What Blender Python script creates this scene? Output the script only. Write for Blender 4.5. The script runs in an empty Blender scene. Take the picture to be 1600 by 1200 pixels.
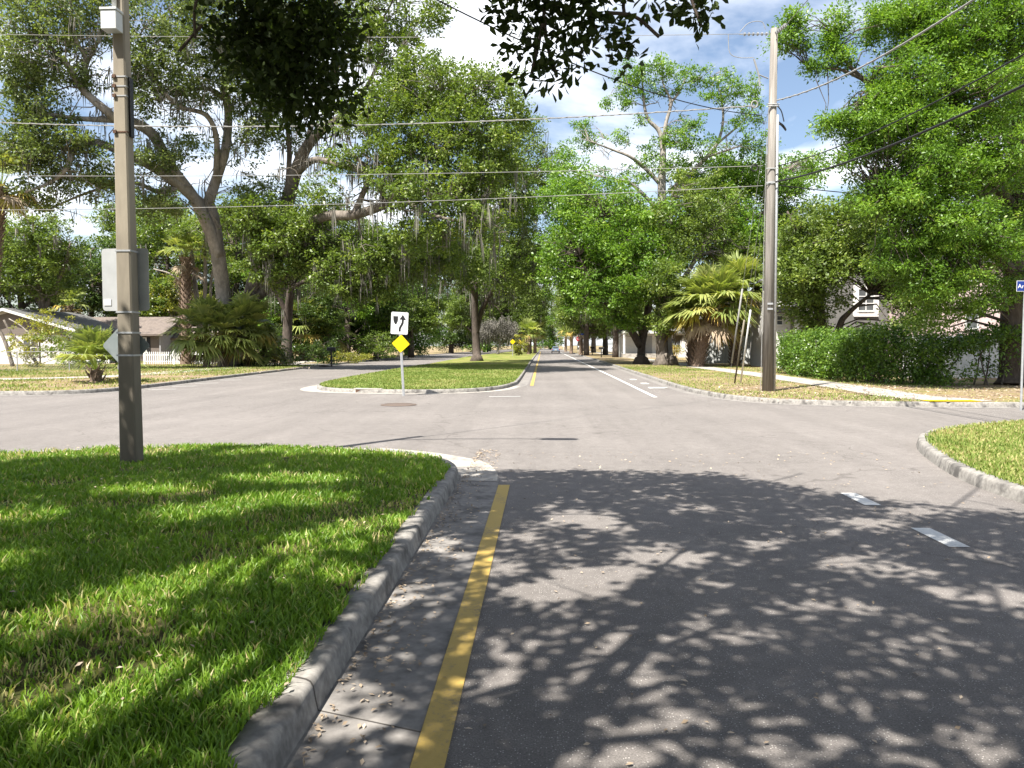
import bpy, bmesh, math, random
import numpy as np
from mathutils import Vector, Matrix
R = math.radians
scn = bpy.context.scene
COL = scn.collection
random.seed(7)

# ------------------------------------------------------------------ camera, sky, sun, exposure
CH = 1.65; F = 1200.0
PITCH = R(-2.86); YAW = R(2.24)
cd = bpy.data.cameras.new('camera'); cam = bpy.data.objects.new('camera', cd); COL.objects.link(cam)
cam.location = (0, 0, CH); cam.rotation_euler = (R(90) + PITCH, 0, YAW)
cd.sensor_width = 36; cd.lens = 27.0; cd.clip_start = .05; cd.clip_end = 6000
scn.camera = cam
AZ = R(36); EL = R(58)                       # the light travels to the right and away
SUN = np.array([math.cos(EL)*math.sin(AZ), math.cos(EL)*math.cos(AZ), -math.sin(EL)])
w = bpy.data.worlds.new('World'); scn.world = w; w.use_nodes = True
def world_nodes():
    nt = w.node_tree; nt.nodes.clear(); N = nt.nodes.new; L = nt.links.new
    out = N('ShaderNodeOutputWorld'); bg = N('ShaderNodeBackground'); bg.inputs[1].default_value = 0.066
    sky = N('ShaderNodeTexSky'); sky.sky_type = 'NISHITA'; sky.sun_disc = False
    sky.sun_elevation = EL; sky.sun_rotation = R(180) + AZ
    sky.air_density = 1.0; sky.dust_density = 1.2; sky.ozone_density = 1.2
    tc = N('ShaderNodeTexCoord'); sep = N('ShaderNodeSeparateXYZ'); L(tc.outputs['Generated'], sep.inputs[0])
    add = N('ShaderNodeMath'); add.operation = 'ADD'; add.inputs[1].default_value = .16; L(sep.outputs[2], add.inputs[0])
    dx = N('ShaderNodeMath'); dx.operation = 'DIVIDE'; L(sep.outputs[0], dx.inputs[0]); L(add.outputs[0], dx.inputs[1])
    dy = N('ShaderNodeMath'); dy.operation = 'DIVIDE'; L(sep.outputs[1], dy.inputs[0]); L(add.outputs[0], dy.inputs[1])
    cb = N('ShaderNodeCombineXYZ'); L(dx.outputs[0], cb.inputs[0]); L(dy.outputs[0], cb.inputs[1])
    no = N('ShaderNodeTexNoise'); no.inputs['Scale'].default_value = 1.5; no.inputs['Detail'].default_value = 7
    no.inputs['Roughness'].default_value = .52; no.inputs['Distortion'].default_value = .25
    mp = N('ShaderNodeMapping'); mp.inputs['Location'].default_value = (2.35, 1.2, 0); L(cb.outputs[0], mp.inputs[0]); L(mp.outputs[0], no.inputs['Vector'])
    rp = N('ShaderNodeValToRGB'); rp.color_ramp.elements[0].position = .45; rp.color_ramp.elements[1].position = .66; rp.color_ramp.elements[0].color = (.03, .03, .03, 1)
    L(no.outputs[0], rp.inputs[0])
    mx = N('ShaderNodeMixRGB'); L(rp.outputs[0], mx.inputs[0]); L(sky.outputs[0], mx.inputs[1])
    mx.inputs[2].default_value = (9.6, 9.8, 10.2, 1)
    L(mx.outputs[0], bg.inputs[0]); L(bg.outputs[0], out.inputs[0])
world_nodes()
sl = bpy.data.lights.new('sun', 'SUN'); sl.energy = 5.0; sl.angle = R(.53); sl.color = (1, .95, .87)
so = bpy.data.objects.new('sun', sl); COL.objects.link(so)
so.rotation_euler = Vector(SUN).to_track_quat('-Z', 'Y').to_euler(); so.location = (-20, -30, 60)
scn.view_settings.view_transform = 'Standard'; scn.view_settings.look = 'None'
scn.view_settings.exposure = 1.52; scn.view_settings.gamma = 1
try:
    scn.cycles.max_bounces = 6; scn.cycles.diffuse_bounces = 3; scn.cycles.glossy_bounces = 2
    scn.cycles.transmission_bounces = 4; scn.cycles.transparent_max_bounces = 4
    scn.cycles.sample_clamp_indirect = 4
except Exception: pass

# ------------------------------------------------------------------ measuring helpers
Mc = cam.rotation_euler.to_matrix()
def ray(px, py):
    return Mc @ Vector(((px-800)/F, -(py-600)/F, -1.0))
def G(px, py, z=0.0):                       # where a sight line meets the level z
    d = ray(px, py); t = (z-CH)/d.z
    return Vector((d.x*t, d.y*t, z))
def A(px, py, Y):                           # point on a sight line at the distance Y along the street
    d = ray(px, py); t = Y/d.y
    return Vector((d.x*t, Y, CH + d.z*t))
Mi = np.array(Mc.transposed())
def proj(p):                                # (n,3) -> pixel coordinates, used to keep the shade canopy overhead
    q = (np.asarray(p) - np.array([0, 0, CH])) @ Mi.T
    z = np.where(q[:, 2] < -.05, -q[:, 2], np.nan)
    return 800 + F*q[:, 0]/z, 600 - F*q[:, 1]/z

# ------------------------------------------------------------------ materials
def newmat(name):
    m = bpy.data.materials.new(name); m.use_nodes = True
    nt = m.node_tree; b = nt.nodes['Principled BSDF']
    return m, nt, b
def noise_nodes(nt, scale, detail=6, rough=.6, stretch=(1, 1, 1)):
    tc = nt.nodes.new('ShaderNodeTexCoord'); mp = nt.nodes.new('ShaderNodeMapping'); mp.inputs['Scale'].default_value = stretch
    nt.links.new(tc.outputs['Object'], mp.inputs[0])
    n = nt.nodes.new('ShaderNodeTexNoise'); n.inputs['Scale'].default_value = scale; n.inputs['Detail'].default_value = detail
    n.inputs['Roughness'].default_value = rough; nt.links.new(mp.outputs[0], n.inputs['Vector'])
    return n
def ramp(nt, src, stops):
    r = nt.nodes.new('ShaderNodeValToRGB'); cr = r.color_ramp
    while len(cr.elements) < len(stops): cr.elements.new(.5)
    for e, (p, c) in zip(cr.elements, stops):
        e.position = p; e.color = (*c, 1)
    nt.links.new(src, r.inputs[0]); return r
def mixc(nt, fac, a, b, mode='MIX'):
    m = nt.nodes.new('ShaderNodeMixRGB'); m.blend_type = mode
    for i, v in ((0, fac), (1, a), (2, b)):
        if isinstance(v, (int, float)): m.inputs[i].default_value = v
        elif isinstance(v, tuple): m.inputs[i].default_value = (*v, 1)
        else: nt.links.new(v, m.inputs[i])
    return m.outputs[0]
def bump(nt, b, src, dist=.01, strength=.5):
    bp = nt.nodes.new('ShaderNodeBump'); bp.inputs['Distance'].default_value = dist; bp.inputs['Strength'].default_value = strength
    nt.links.new(src, bp.inputs['Height']); nt.links.new(bp.outputs[0], b.inputs['Normal'])
def rough_mat(name, c1, c2, scale=4, rough=.8, bd=.004, stretch=(1, 1, 1), stain=None, spec=.3, metal=0, lo=.3, hi=.7):
    c1, c2, stain = (None if c is None else tuple(x*.78 for x in c) for c in (c1, c2, stain))
    m, nt, b = newmat(name)
    n = noise_nodes(nt, scale, 7, .6, stretch)
    r = ramp(nt, n.outputs[0], [(lo, c1), (hi, c2)]); col = r.outputs[0]
    if stain:
        n2 = noise_nodes(nt, scale*.23, 4, .6, stretch)
        f = ramp(nt, n2.outputs[0], [(.48, (0, 0, 0)), (.66, (1, 1, 1))])
        col = mixc(nt, f.outputs[0], col, stain)
    nt.links.new(col, b.inputs['Base Color']); b.inputs['Roughness'].default_value = rough
    b.inputs['Specular IOR Level'].default_value = spec; b.inputs['Metallic'].default_value = metal
    if bd: bump(nt, b, n.outputs[0], bd)
    return m
def leaf_mat(name, stops, trans=.35, gloss=.4, tcol=(1.5, 1.6, .6), spec=.35, k=1.03):
    stops = [(p, tuple(x*k for x in c)) for p, c in stops]
    m, nt, b = newmat(name)
    at = nt.nodes.new('ShaderNodeAttribute'); at.attribute_name = 'tint'
    r = ramp(nt, at.outputs['Fac'], stops)
    nt.links.new(r.outputs[0], b.inputs['Base Color']); b.inputs['Roughness'].default_value = gloss
    b.inputs['Specular IOR Level'].default_value = spec
    t = nt.nodes.new('ShaderNodeBsdfTranslucent'); nt.links.new(mixc(nt, 1.0, r.outputs[0], tcol, 'MULTIPLY'), t.inputs[0])
    mx = nt.nodes.new('ShaderNodeMixShader'); mx.inputs[0].default_value = trans
    nt.links.new(b.outputs[0], mx.inputs[1]); nt.links.new(t.outputs[0], mx.inputs[2])
    nt.links.new(mx.outputs[0], nt.nodes['Material Output'].inputs[0]); return m
M = {}
def asphalt():
    m, nt, b = newmat('asphalt')
    big = noise_nodes(nt, .22, 5, .6); mid = noise_nodes(nt, 5, 6, .7); fine = noise_nodes(nt, 110, 3, .8)
    c = ramp(nt, big.outputs[0], [(.3, (.138, .126, .118)), (.7, (.182, .166, .155))]).outputs[0]
    c = mixc(nt, .55, c, ramp(nt, mid.outputs[0], [(.3, (.36, .36, .36)), (.7, (.62, .62, .62))]).outputs[0], 'OVERLAY')
    c = mixc(nt, .75, c, ramp(nt, fine.outputs[0], [(.34, (.25, .25, .25)), (.68, (.72, .72, .72))]).outputs[0], 'OVERLAY')
    tc = nt.nodes.new('ShaderNodeTexCoord')
    v = nt.nodes.new('ShaderNodeTexVoronoi'); v.inputs['Scale'].default_value = 85; nt.links.new(tc.outputs['Object'], v.inputs['Vector'])
    sp = nt.nodes.new('ShaderNodeSeparateColor'); nt.links.new(v.outputs['Color'], sp.inputs[0])
    pick = nt.nodes.new('ShaderNodeMath'); pick.operation = 'GREATER_THAN'; pick.inputs[1].default_value = .76; nt.links.new(sp.outputs[0], pick.inputs[0])
    near = nt.nodes.new('ShaderNodeMath'); near.operation = 'LESS_THAN'; near.inputs[1].default_value = .27; nt.links.new(v.outputs['Distance'], near.inputs[0])
    mul = nt.nodes.new('ShaderNodeMath'); mul.operation = 'MULTIPLY'; nt.links.new(pick.outputs[0], mul.inputs[0]); nt.links.new(near.outputs[0], mul.inputs[1])
    c = mixc(nt, mul.outputs[0], c, (.40, .375, .35))
    trk = noise_nodes(nt, .8, 5, .65, (1.6, .06, 1)); blot = noise_nodes(nt, 1.1, 5, .7)
    c = mixc(nt, .32, c, ramp(nt, trk.outputs[0], [(.36, (.36, .36, .36)), (.64, (.60, .60, .60))]).outputs[0], 'OVERLAY')
    c = mixc(nt, mixc(nt, .35, (0, 0, 0), ramp(nt, blot.outputs[0], [(.63, (0, 0, 0)), (.74, (1, 1, 1))]).outputs[0]), c, (.09, .082, .076))
    # hairline cracks and old patches
    n3 = noise_nodes(nt, .9, 3, .5)
    v2 = nt.nodes.new('ShaderNodeTexVoronoi'); v2.feature = 'DISTANCE_TO_EDGE'; v2.inputs['Scale'].default_value = .23
    ad = nt.nodes.new('ShaderNodeVectorMath'); ad.operation = 'MULTIPLY_ADD'; ad.inputs[1].default_value = (1.6, 1.6, 0)
    nt.links.new(n3.outputs['Color'], ad.inputs[0]); nt.links.new(tc.outputs['Object'], ad.inputs[2]); nt.links.new(ad.outputs[0], v2.inputs['Vector'])
    cr = ramp(nt, v2.outputs['Distance'], [(.0012, (1, 1, 1)), (.0028, (0, 0, 0))])
    c = mixc(nt, mixc(nt, .55, (0, 0, 0), cr.outputs[0]), c, (.07, .062, .058))
    nt.links.new(c, b.inputs['Base Color']); b.inputs['Roughness'].default_value = .82; b.inputs['Specular IOR Level'].default_value = .18
    bump(nt, b, fine.outputs[0], .006, .6); return m
M['asphalt'] = asphalt()
def turf(name, g1, g2, dry, brown, dry_lo=.45, dry_hi=.62, br_lo=.58, br_hi=.7):
    g1, g2, dry, brown = (tuple(x*.8 for x in c) for c in (g1, g2, dry, brown))
    m, nt, b = newmat(name)
    f = noise_nodes(nt, 28, 6, .75); f2 = noise_nodes(nt, .55, 5, .65); f3 = noise_nodes(nt, .33, 6, .7)
    c = ramp(nt, f.outputs[0], [(.3, g1), (.7, g2)]).outputs[0]
    d = ramp(nt, f.outputs[0], [(.3, tuple(x*.6 for x in dry)), (.7, dry)]).outputs[0]
    c = mixc(nt, ramp(nt, f2.outputs[0], [(dry_lo, (0, 0, 0)), (dry_hi, (1, 1, 1))]).outputs[0], c, d)
    e = ramp(nt, f.outputs[0], [(.3, tuple(x*.5 for x in brown)), (.7, brown)]).outputs[0]
    c = mixc(nt, ramp(nt, f3.outputs[0], [(br_lo, (0, 0, 0)), (br_hi, (1, 1, 1))]).outputs[0], c, e)
    nt.links.new(c, b.inputs['Base Color']); b.inputs['Roughness'].default_value = .95; b.inputs['Specular IOR Level'].default_value = .1
    bump(nt, b, f.outputs[0], .04, .8); return m
M['turf_lush'] = turf('turf_lush', (.03, .045, .01), (.09, .11, .025), (.20, .17, .08), (.24, .18, .11), .42, .62, .56, .68)
M['turf_dry'] = turf('turf_dry', (.07, .12, .018), (.19, .24, .045), (.34, .31, .11), (.34, .25, .155), .42, .6, .60, .70)
M['turf_verge'] = turf('turf_verge', (.08, .12, .02), (.21, .235, .055), (.34, .275, .13), (.36, .265, .18), .36, .50, .42, .56)
M['concrete'] = rough_mat('concrete', (.36, .33, .29), (.50, .47, .42), 9, .85, .004, stain=(.24, .22, .20))
M['kerb'] = rough_mat('kerb', (.19, .178, .162), (.37, .35, .32), 17, .9, .003, stain=(.105, .098, .092))
def joints(m, step, wdt):
    nt = m.node_tree; b = nt.nodes['Principled BSDF']; old = b.inputs['Base Color'].links[0].from_socket
    tc = nt.nodes.new('ShaderNodeTexCoord'); sp = nt.nodes.new('ShaderNodeSeparateXYZ'); nt.links.new(tc.outputs['Object'], sp.inputs[0])
    a = nt.nodes.new('ShaderNodeMath'); a.operation = 'MULTIPLY_ADD'; a.inputs[1].default_value = .35; nt.links.new(sp.outputs[0], a.inputs[0]); nt.links.new(sp.outputs[1], a.inputs[2])
    q = nt.nodes.new('ShaderNodeMath'); q.operation = 'PINGPONG'; q.inputs[1].default_value = step; nt.links.new(a.outputs[0], q.inputs[0])
    l = nt.nodes.new('ShaderNodeMath'); l.operation = 'LESS_THAN'; l.inputs[1].default_value = wdt; nt.links.new(q.outputs[0], l.inputs[0])
    nt.links.new(mixc(nt, l.outputs[0], old, (.05, .045, .04)), b.inputs['Base Color'])
joints(M['kerb'], 1.5, .008)
M['gutter'] = rough_mat('gutter', (.20, .186, .172), (.31, .29, .27), 14, .88, .004, stain=(.13, .122, .115))
joints(M['gutter'], 1.5, .006)
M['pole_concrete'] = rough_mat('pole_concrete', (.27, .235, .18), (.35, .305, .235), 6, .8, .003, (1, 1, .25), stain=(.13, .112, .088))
def paint(name, c, worn, thr=.59):
    m, nt, b = newmat(name)
    c = tuple(x*.82 for x in c); worn = tuple(x*.78 for x in worn)
    n = noise_nodes(nt, 34, 6, .8); n2 = noise_nodes(nt, 2.0, 4, .6)
    s = mixc(nt, .45, n.outputs[0], n2.outputs[0])
    nt.links.new(mixc(nt, ramp(nt, s, [(thr-.07, (0, 0, 0)), (thr+.05, (1, 1, 1))]).outputs[0], c, worn), b.inputs['Base Color'])
    b.inputs['Roughness'].default_value = .7; bump(nt, b, n.outputs[0], .004, .5); return m
M['yellow_paint'] = paint('yellow_paint', (.50, .345, .085), (.22, .18, .12))
M['white_paint'] = paint('white_paint', (.62, .62, .60), (.44, .43, .41), .60)
def grime_and_shade(m, z0, z1, col):  # darkens towards the foot: mildew, with shade put into the colour too
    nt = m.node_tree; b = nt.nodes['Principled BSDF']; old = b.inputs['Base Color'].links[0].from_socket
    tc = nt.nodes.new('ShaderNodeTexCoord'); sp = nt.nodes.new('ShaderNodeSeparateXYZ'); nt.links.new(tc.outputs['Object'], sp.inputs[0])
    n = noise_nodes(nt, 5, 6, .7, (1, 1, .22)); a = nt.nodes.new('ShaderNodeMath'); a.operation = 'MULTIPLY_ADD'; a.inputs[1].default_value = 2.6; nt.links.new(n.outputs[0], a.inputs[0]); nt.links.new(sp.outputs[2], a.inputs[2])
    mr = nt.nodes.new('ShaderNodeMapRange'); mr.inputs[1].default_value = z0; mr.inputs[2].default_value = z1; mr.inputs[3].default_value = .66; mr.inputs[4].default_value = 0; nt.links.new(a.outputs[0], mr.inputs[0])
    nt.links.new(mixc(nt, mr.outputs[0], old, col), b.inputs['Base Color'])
grime_and_shade(M['pole_concrete'], 2.2, 4.4, (.075, .065, .05))
M['sign_back_shaded'] = rough_mat('sign_back_shaded', (.20, .235, .235), (.28, .31, .31), 5, .6, 0, metal=.2)  # darker copy of the sign back metal, shade put into its colour
M['wood_grey'] = rough_mat('wood_grey', (.15, .135, .118), (.38, .35, .315), 22, .9, .012, (1, 1, .035), stain=(.13, .115, .10))
M['bark'] = rough_mat('bark', (.12, .10, .085), (.27, .235, .20), 7, .95, .05, (1, 1, .4), stain=(.10, .085, .07))
M['bark_pale'] = rough_mat('bark_pale', (.24, .215, .19), (.42, .38, .34), 7, .95, .03, (1, 1, .4), stain=(.20, .18, .155))
M['bark_dark'] = rough_mat('bark_dark', (.06, .048, .04), (.15, .12, .10), 8, .95, .05, (1, 1, .3))
M['palm_trunk'] = rough_mat('palm_trunk', (.10, .07, .05), (.30, .22, .165), 9, .95, .04, (1, 1, 1.8))
M['galv'] = rough_mat('galv', (.38, .39, .40), (.52, .53, .54), 12, .45, 0, metal=.35)
M['sign_back'] = rough_mat('sign_back', (.42, .43, .43), (.52, .53, .53), 5, .55, 0, metal=.25)
M['sign_white'] = rough_mat('sign_white', (.76, .76, .76), (.82, .82, .82), 9, .5, 0)
M['sign_black'] = rough_mat('sign_black', (.012, .012, .013), (.02, .02, .02), 9, .5, 0)
M['sign_yellow'] = rough_mat('sign_yellow', (.76, .52, .0), (.82, .58, .005), 6, .5, 0)
M['sign_red'] = rough_mat('sign_red', (.40, .02, .025), (.48, .03, .035), 6, .5, 0)
M['sign_blue'] = rough_mat('sign_blue', (.01, .03, .19), (.014, .04, .23), 6, .45, 0)
M['white'] = rough_mat('white', (.68, .68, .66), (.78, .78, .76), 6, .6, 0)
M['box_white'] = rough_mat('box_white', (.58, .59, .58), (.68, .69, .68), 6, .5, 0)
M['black'] = rough_mat('black', (.012, .012, .012), (.025, .025, .025), 8, .5, 0)
M['rust'] = rough_mat('rust', (.07, .035, .02), (.16, .09, .06), 20, .8, .002)
M['iron'] = rough_mat('iron', (.10, .075, .06), (.17, .13, .11), 30, .75, .004)
M['cable_black'] = rough_mat('cable_black', (.010, .010, .011), (.02, .02, .021), 8, .6, 0)
M['cable_grey'] = rough_mat('cable_grey', (.24, .235, .225), (.34, .335, .32), 8, .6, 0)
M['porcelain'] = rough_mat('porcelain', (.24, .245, .25), (.34, .345, .35), 8, .35, 0)
M['stucco_white'] = rough_mat('stucco_white', (.62, .60, .58), (.74, .72, .70), 3, .85, .004)
M['stucco_grey'] = rough_mat('stucco_grey', (.135, .132, .126), (.185, .18, .172), 2, .85, .004)
M['stucco_pink'] = rough_mat('stucco_pink', (.55, .42, .41), (.66, .53, .52), 2, .85, .004)
M['siding_brown'] = rough_mat('siding_brown', (.155, .13, .115), (.20, .17, .15), 3, .85, .01, (.2, .2, 7))
M['siding_grey'] = rough_mat('siding_grey', (.30, .30, .31), (.36, .36, .37), 3, .85, .004)
M['shingle'] = rough_mat('shingle', (.13, .105, .09), (.23, .19, .165), 6, .95, .01, (1, 1, 3), stain=(.12, .10, .09))
M['shingle_grey'] = rough_mat('shingle_grey', (.10, .098, .095), (.17, .168, .165), 6, .95, .01)
M['vinyl'] = rough_mat('vinyl', (.50, .51, .50), (.62, .63, .62), 2, .6, .01, (6, 6, .2), stain=(.42, .43, .41))
def glassm():
    m, nt, b = newmat('window_glass')
    n = noise_nodes(nt, 1.5, 3, .5)
    nt.links.new(ramp(nt, n.outputs[0], [(.3, (.03, .035, .04)), (.7, (.10, .11, .11))]).outputs[0], b.inputs['Base Color'])
    b.inputs['Roughness'].default_value = .12; b.inputs['Specular IOR Level'].default_value = .6; return m
M['glass'] = glassm()
M['car_paint'] = rough_mat('car_paint', (.16, .24, .35), (.19, .27, .38), 3, .3, 0, spec=.6)
M['mulch'] = rough_mat('mulch', (.10, .065, .045), (.21, .14, .10), 16, .95, .03)
GREEN = [(0, (.040, .064, .014)), (.45, (.100, .150, .030)), (.8, (.170, .225, .048)), (1, (.26, .29, .078))]
M['oak_leaf'] = leaf_mat('oak_leaf', GREEN)
M['oak_leaf_grey'] = leaf_mat('oak_leaf_grey', [(0, (.046, .068, .022)), (.5, (.115, .155, .050)), (1, (.22, .25, .10))])
M['bright_leaf'] = leaf_mat('bright_leaf', [(0, (.040, .085, .012)), (.45, (.104, .195, .026)), (.85, (.178, .285, .042)), (1, (.29, .35, .07))])
M['dark_leaf'] = leaf_mat('dark_leaf', [(0, (.020, .038, .009)), (.5, (.056, .098, .022)), (1, (.115, .165, .04))], .3)
M['hedge_leaf'] = leaf_mat('hedge_leaf', [(0, (.034, .075, .012)), (.5, (.095, .180, .025)), (1, (.21, .31, .05))], .3, .35, k=.86)
M['yellow_leaf'] = leaf_mat('yellow_leaf', [(0, (.10, .12, .02)), (.5, (.21, .22, .04)), (1, (.34, .30, .06))], .4)
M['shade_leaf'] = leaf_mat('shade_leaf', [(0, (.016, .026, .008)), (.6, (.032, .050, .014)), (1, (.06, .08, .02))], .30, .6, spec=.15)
M['moss'] = leaf_mat('moss', [(0, (.08, .075, .062)), (.5, (.155, .145, .125)), (1, (.26, .245, .21))], .25, .9, (1, 1, 1))
M['grass_blade'] = leaf_mat('grass_blade', [(0, (.070, .150, .014)), (.5, (.150, .262, .026)), (.85, (.250, .350, .050)), (.93, (.36, .35, .12)), (1, (.48, .40, .21))], .35, .45, (1.3, 1.4, .6))
M['grass_dry'] = leaf_mat('grass_dry', [(0, (.11, .17, .028)), (.5, (.20, .255, .055)), (1, (.42, .35, .17))], .3, .7, (1.2, 1.2, .7))
M['palm_green'] = leaf_mat('palm_green', [(0, (.09, .12, .036)), (.5, (.20, .245, .07)), (1, (.38, .38, .14))], .3, .4)
M['palm_yellow'] = leaf_mat('palm_yellow', [(0, (.20, .21, .05)), (.5, (.36, .32, .09)), (1, (.46, .29, .07))], .3, .5, (1.2, 1.1, .6))
M['palm_dead'] = leaf_mat('palm_dead', [(0, (.19, .145, .10)), (.5, (.36, .28, .20)), (1, (.50, .41, .31))], .2, .9, (1, 1, 1))
M['twig'] = rough_mat('twig', (.09, .075, .06), (.17, .145, .12), 9, .95, .01)

# ------------------------------------------------------------------ object helpers
def tag(o, label=None, cat=None, group=None, kind=None):
    if label: o['label'] = label
    if cat: o['category'] = cat
    if group: o['group'] = group
    if kind: o['kind'] = kind
    return o
def thing(name, label, cat, loc=(0, 0, 0), rz=0, group=None):
    o = bpy.data.objects.new(name, None); COL.objects.link(o); o.location = loc; o.rotation_euler = (0, 0, rz)
    o.empty_display_size = .2
    return tag(o, label, cat, group)
def link(name, me, mat, parent=None, loc=None):
    """links mesh; world-space vertices; when the parent is an Empty the mesh is shifted to its frame"""
    o = bpy.data.objects.new(name, me); COL.objects.link(o)
    if mat is not None: me.materials.append(M[mat] if isinstance(mat, str) else mat)
    if parent is not None: o.parent = parent
    if loc is not None: o.location = loc
    return o
def np_mesh(name, verts, faces_n, nper, tint=None, smooth=False):
    """verts (V,3); faces_n (Fn,nper)"""
    me = bpy.data.meshes.new(name); V = len(verts); Fn = len(faces_n)
    me.vertices.add(V); me.vertices.foreach_set('co', np.ascontiguousarray(verts, dtype=np.float32).ravel())
    me.loops.add(Fn*nper); me.loops.foreach_set('vertex_index', np.ascontiguousarray(faces_n, dtype=np.int32).ravel())
    me.polygons.add(Fn); me.polygons.foreach_set('loop_start', np.arange(0, Fn*nper, nper, dtype=np.int32))
    if smooth: me.polygons.foreach_set('use_smooth', np.ones(Fn, dtype=bool))
    if tint is not None:
        a = me.attributes.new('tint', 'FLOAT', 'POINT'); a.data.foreach_set('value', np.ascontiguousarray(tint, dtype=np.float32))
    me.update(calc_edges=True); return me
class MB:
    """collects boxes, tubes, prisms into one mesh"""
    def __init__(s): s.v = []; s.f = []
    def add(s, vs, fs):
        o = len(s.v); s.v += [tuple(v) for v in vs]; s.f += [tuple(i+o for i in f) for f in fs]; return s
    def box(s, x0, x1, y0, y1, z0, z1, mat=None):
        vs = [Vector((x, y, z)) for z in (z0, z1) for y in (y0, y1) for x in (x0, x1)]
        if mat is not None: vs = [mat @ v for v in vs]
        return s.add(vs, [(0, 2, 3, 1), (4, 5, 7, 6), (0, 1, 5, 4), (2, 6, 7, 3), (0, 4, 6, 2), (1, 3, 7, 5)])
    def tube(s, pts, rad, n=8, cap=True):
        pts = [Vector(p) for p in pts]
        if isinstance(rad, (int, float)): rad = [rad]*len(pts)
        o = len(s.v); prev = None
        for i, p in enumerate(pts):
            t = (pts[min(i+1, len(pts)-1)] - pts[max(i-1, 0)]).normalized()
            if prev is None:
                a = t.cross(Vector((0, 0, 1)) if abs(t.z) < .9 else Vector((1, 0, 0))).normalized()
            else:
                a = (prev - t*prev.dot(t)).normalized()
            prev = a; b = t.cross(a)
            for k in range(n):
                an = 2*math.pi*k/n; s.v.append(tuple(p + (a*math.cos(an) + b*math.sin(an))*rad[i]))
        for i in range(len(pts)-1):
            for k in range(n):
                k2 = (k+1) % n
                s.f.append((o+i*n+k, o+i*n+k2, o+(i+1)*n+k2, o+(i+1)*n+k))
        if cap:
            s.f.append(tuple(o+k for k in reversed(range(n)))); s.f.append(tuple(o+(len(pts)-1)*n+k for k in range(n)))
        return s
    def prism(s, poly, d0, d1, mat=None):
        """2D polygon (x,z) pushed from y=d0 to y=d1"""
        n = len(poly); vs = [Vector((x, d0, z)) for x, z in poly] + [Vector((x, d1, z)) for x, z in poly]
        if mat is not None: vs = [mat @ v for v in vs]
        return s.add(vs, [tuple(range(n)), tuple(reversed(range(n, 2*n)))] + [((k+1) % n, k, n+k, n+(k+1) % n) for k in range(n)])
    def mesh(s, name, smooth=False):
        me = bpy.data.meshes.new(name); me.from_pydata(s.v, [], s.f)
        bm = bmesh.new(); bm.from_mesh(me); bmesh.ops.recalc_face_normals(bm, faces=bm.faces); bm.to_mesh(me); bm.free()
        if smooth: me.polygons.foreach_set('use_smooth', np.ones(len(me.polygons), dtype=bool))
        me.update(); return me
    def build(s, name, mat, parent=None, smooth=False, bevel=0, loc=None):
        o = link(name, s.mesh(name, smooth), mat, parent, loc)
        if bevel:
            b = o.modifiers.new('bevel', 'BEVEL'); b.width = bevel; b.segments = 2; b.limit_method = 'ANGLE'
        return o
def off(parent):                              # parts are given in world coordinates: undo the place of the Empty
    return None if parent is None else -parent.location
def part(mb, name, mat, parent, smooth=False, bevel=0):
    return mb.build(name, mat, parent, smooth, bevel, loc=-Vector(parent.location) if parent is not None else None)
def smoothpts(pts, n=6):
    """Catmull-Rom through points"""
    P = [np.array(p, float) for p in pts]; P = [2*P[0]-P[1]] + P + [2*P[-1]-P[-2]]; out = []
    for i in range(1, len(P)-2):
        for k in range(n):
            t = k/n
            out.append(.5*((2*P[i]) + (-P[i-1]+P[i+1])*t + (2*P[i-1]-5*P[i]+4*P[i+1]-P[i+2])*t*t + (-P[i-1]+3*P[i]-3*P[i+1]+P[i+2])*t**3))
    out.append(P[-2]); return out

# ------------------------------------------------------------------ ground, roads, kerbs
me = bpy.data.meshes.new('ground'); me.from_pydata([(-2500, -500, -.03), (2500, -500, -.03), (2500, 4500, -.03), (-2500, 4500, -.03)], [], [(0, 1, 2, 3)])
tag(link('ground', me, 'turf_verge'), kind='structure')
me = bpy.data.meshes.new('road'); me.from_pydata([(-70, -30, 0), (70, -30, 0), (70, 420, 0), (-70, 420, 0)], [], [(0, 1, 2, 3)])
tag(link('road', me, 'asphalt'), kind='structure')

def offset(poly, d):
    """offsets a closed 2D counter-clockwise polygon inward by d (outward when negative)"""
    n = len(poly); out = []
    for i in range(n):
        p0, p1, p2 = (np.array(poly[j % n]) for j in (i-1, i, i+1))
        a = p1-p0; b = p2-p1; a = a/(np.linalg.norm(a)+1e-9); b = b/(np.linalg.norm(b)+1e-9)
        na = np.array([-a[1], a[0]]); nb = np.array([-b[1], b[0]]); m = na+nb; m = m/max(np.dot(m, m), .8)*2
        out.append(tuple(p1 + m*d))
    return out
def ccw(poly):
    s = sum(poly[i-1][0]*poly[i][1] - poly[i][0]*poly[i-1][1] for i in range(len(poly)))
    return poly if s > 0 else poly[::-1]
def dense(poly, step=.8, lim=60):
    out = []
    for i in range(len(poly)):
        a = np.array(poly[i], float); b = np.array(poly[(i+1) % len(poly)], float); L = np.linalg.norm(b-a)
        n = max(1, int(min(L, 400)/step)) if (L < lim) else 1
        for k in range(n): out.append(tuple(a+(b-a)*k/n))
    return out
KH = .14
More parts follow.
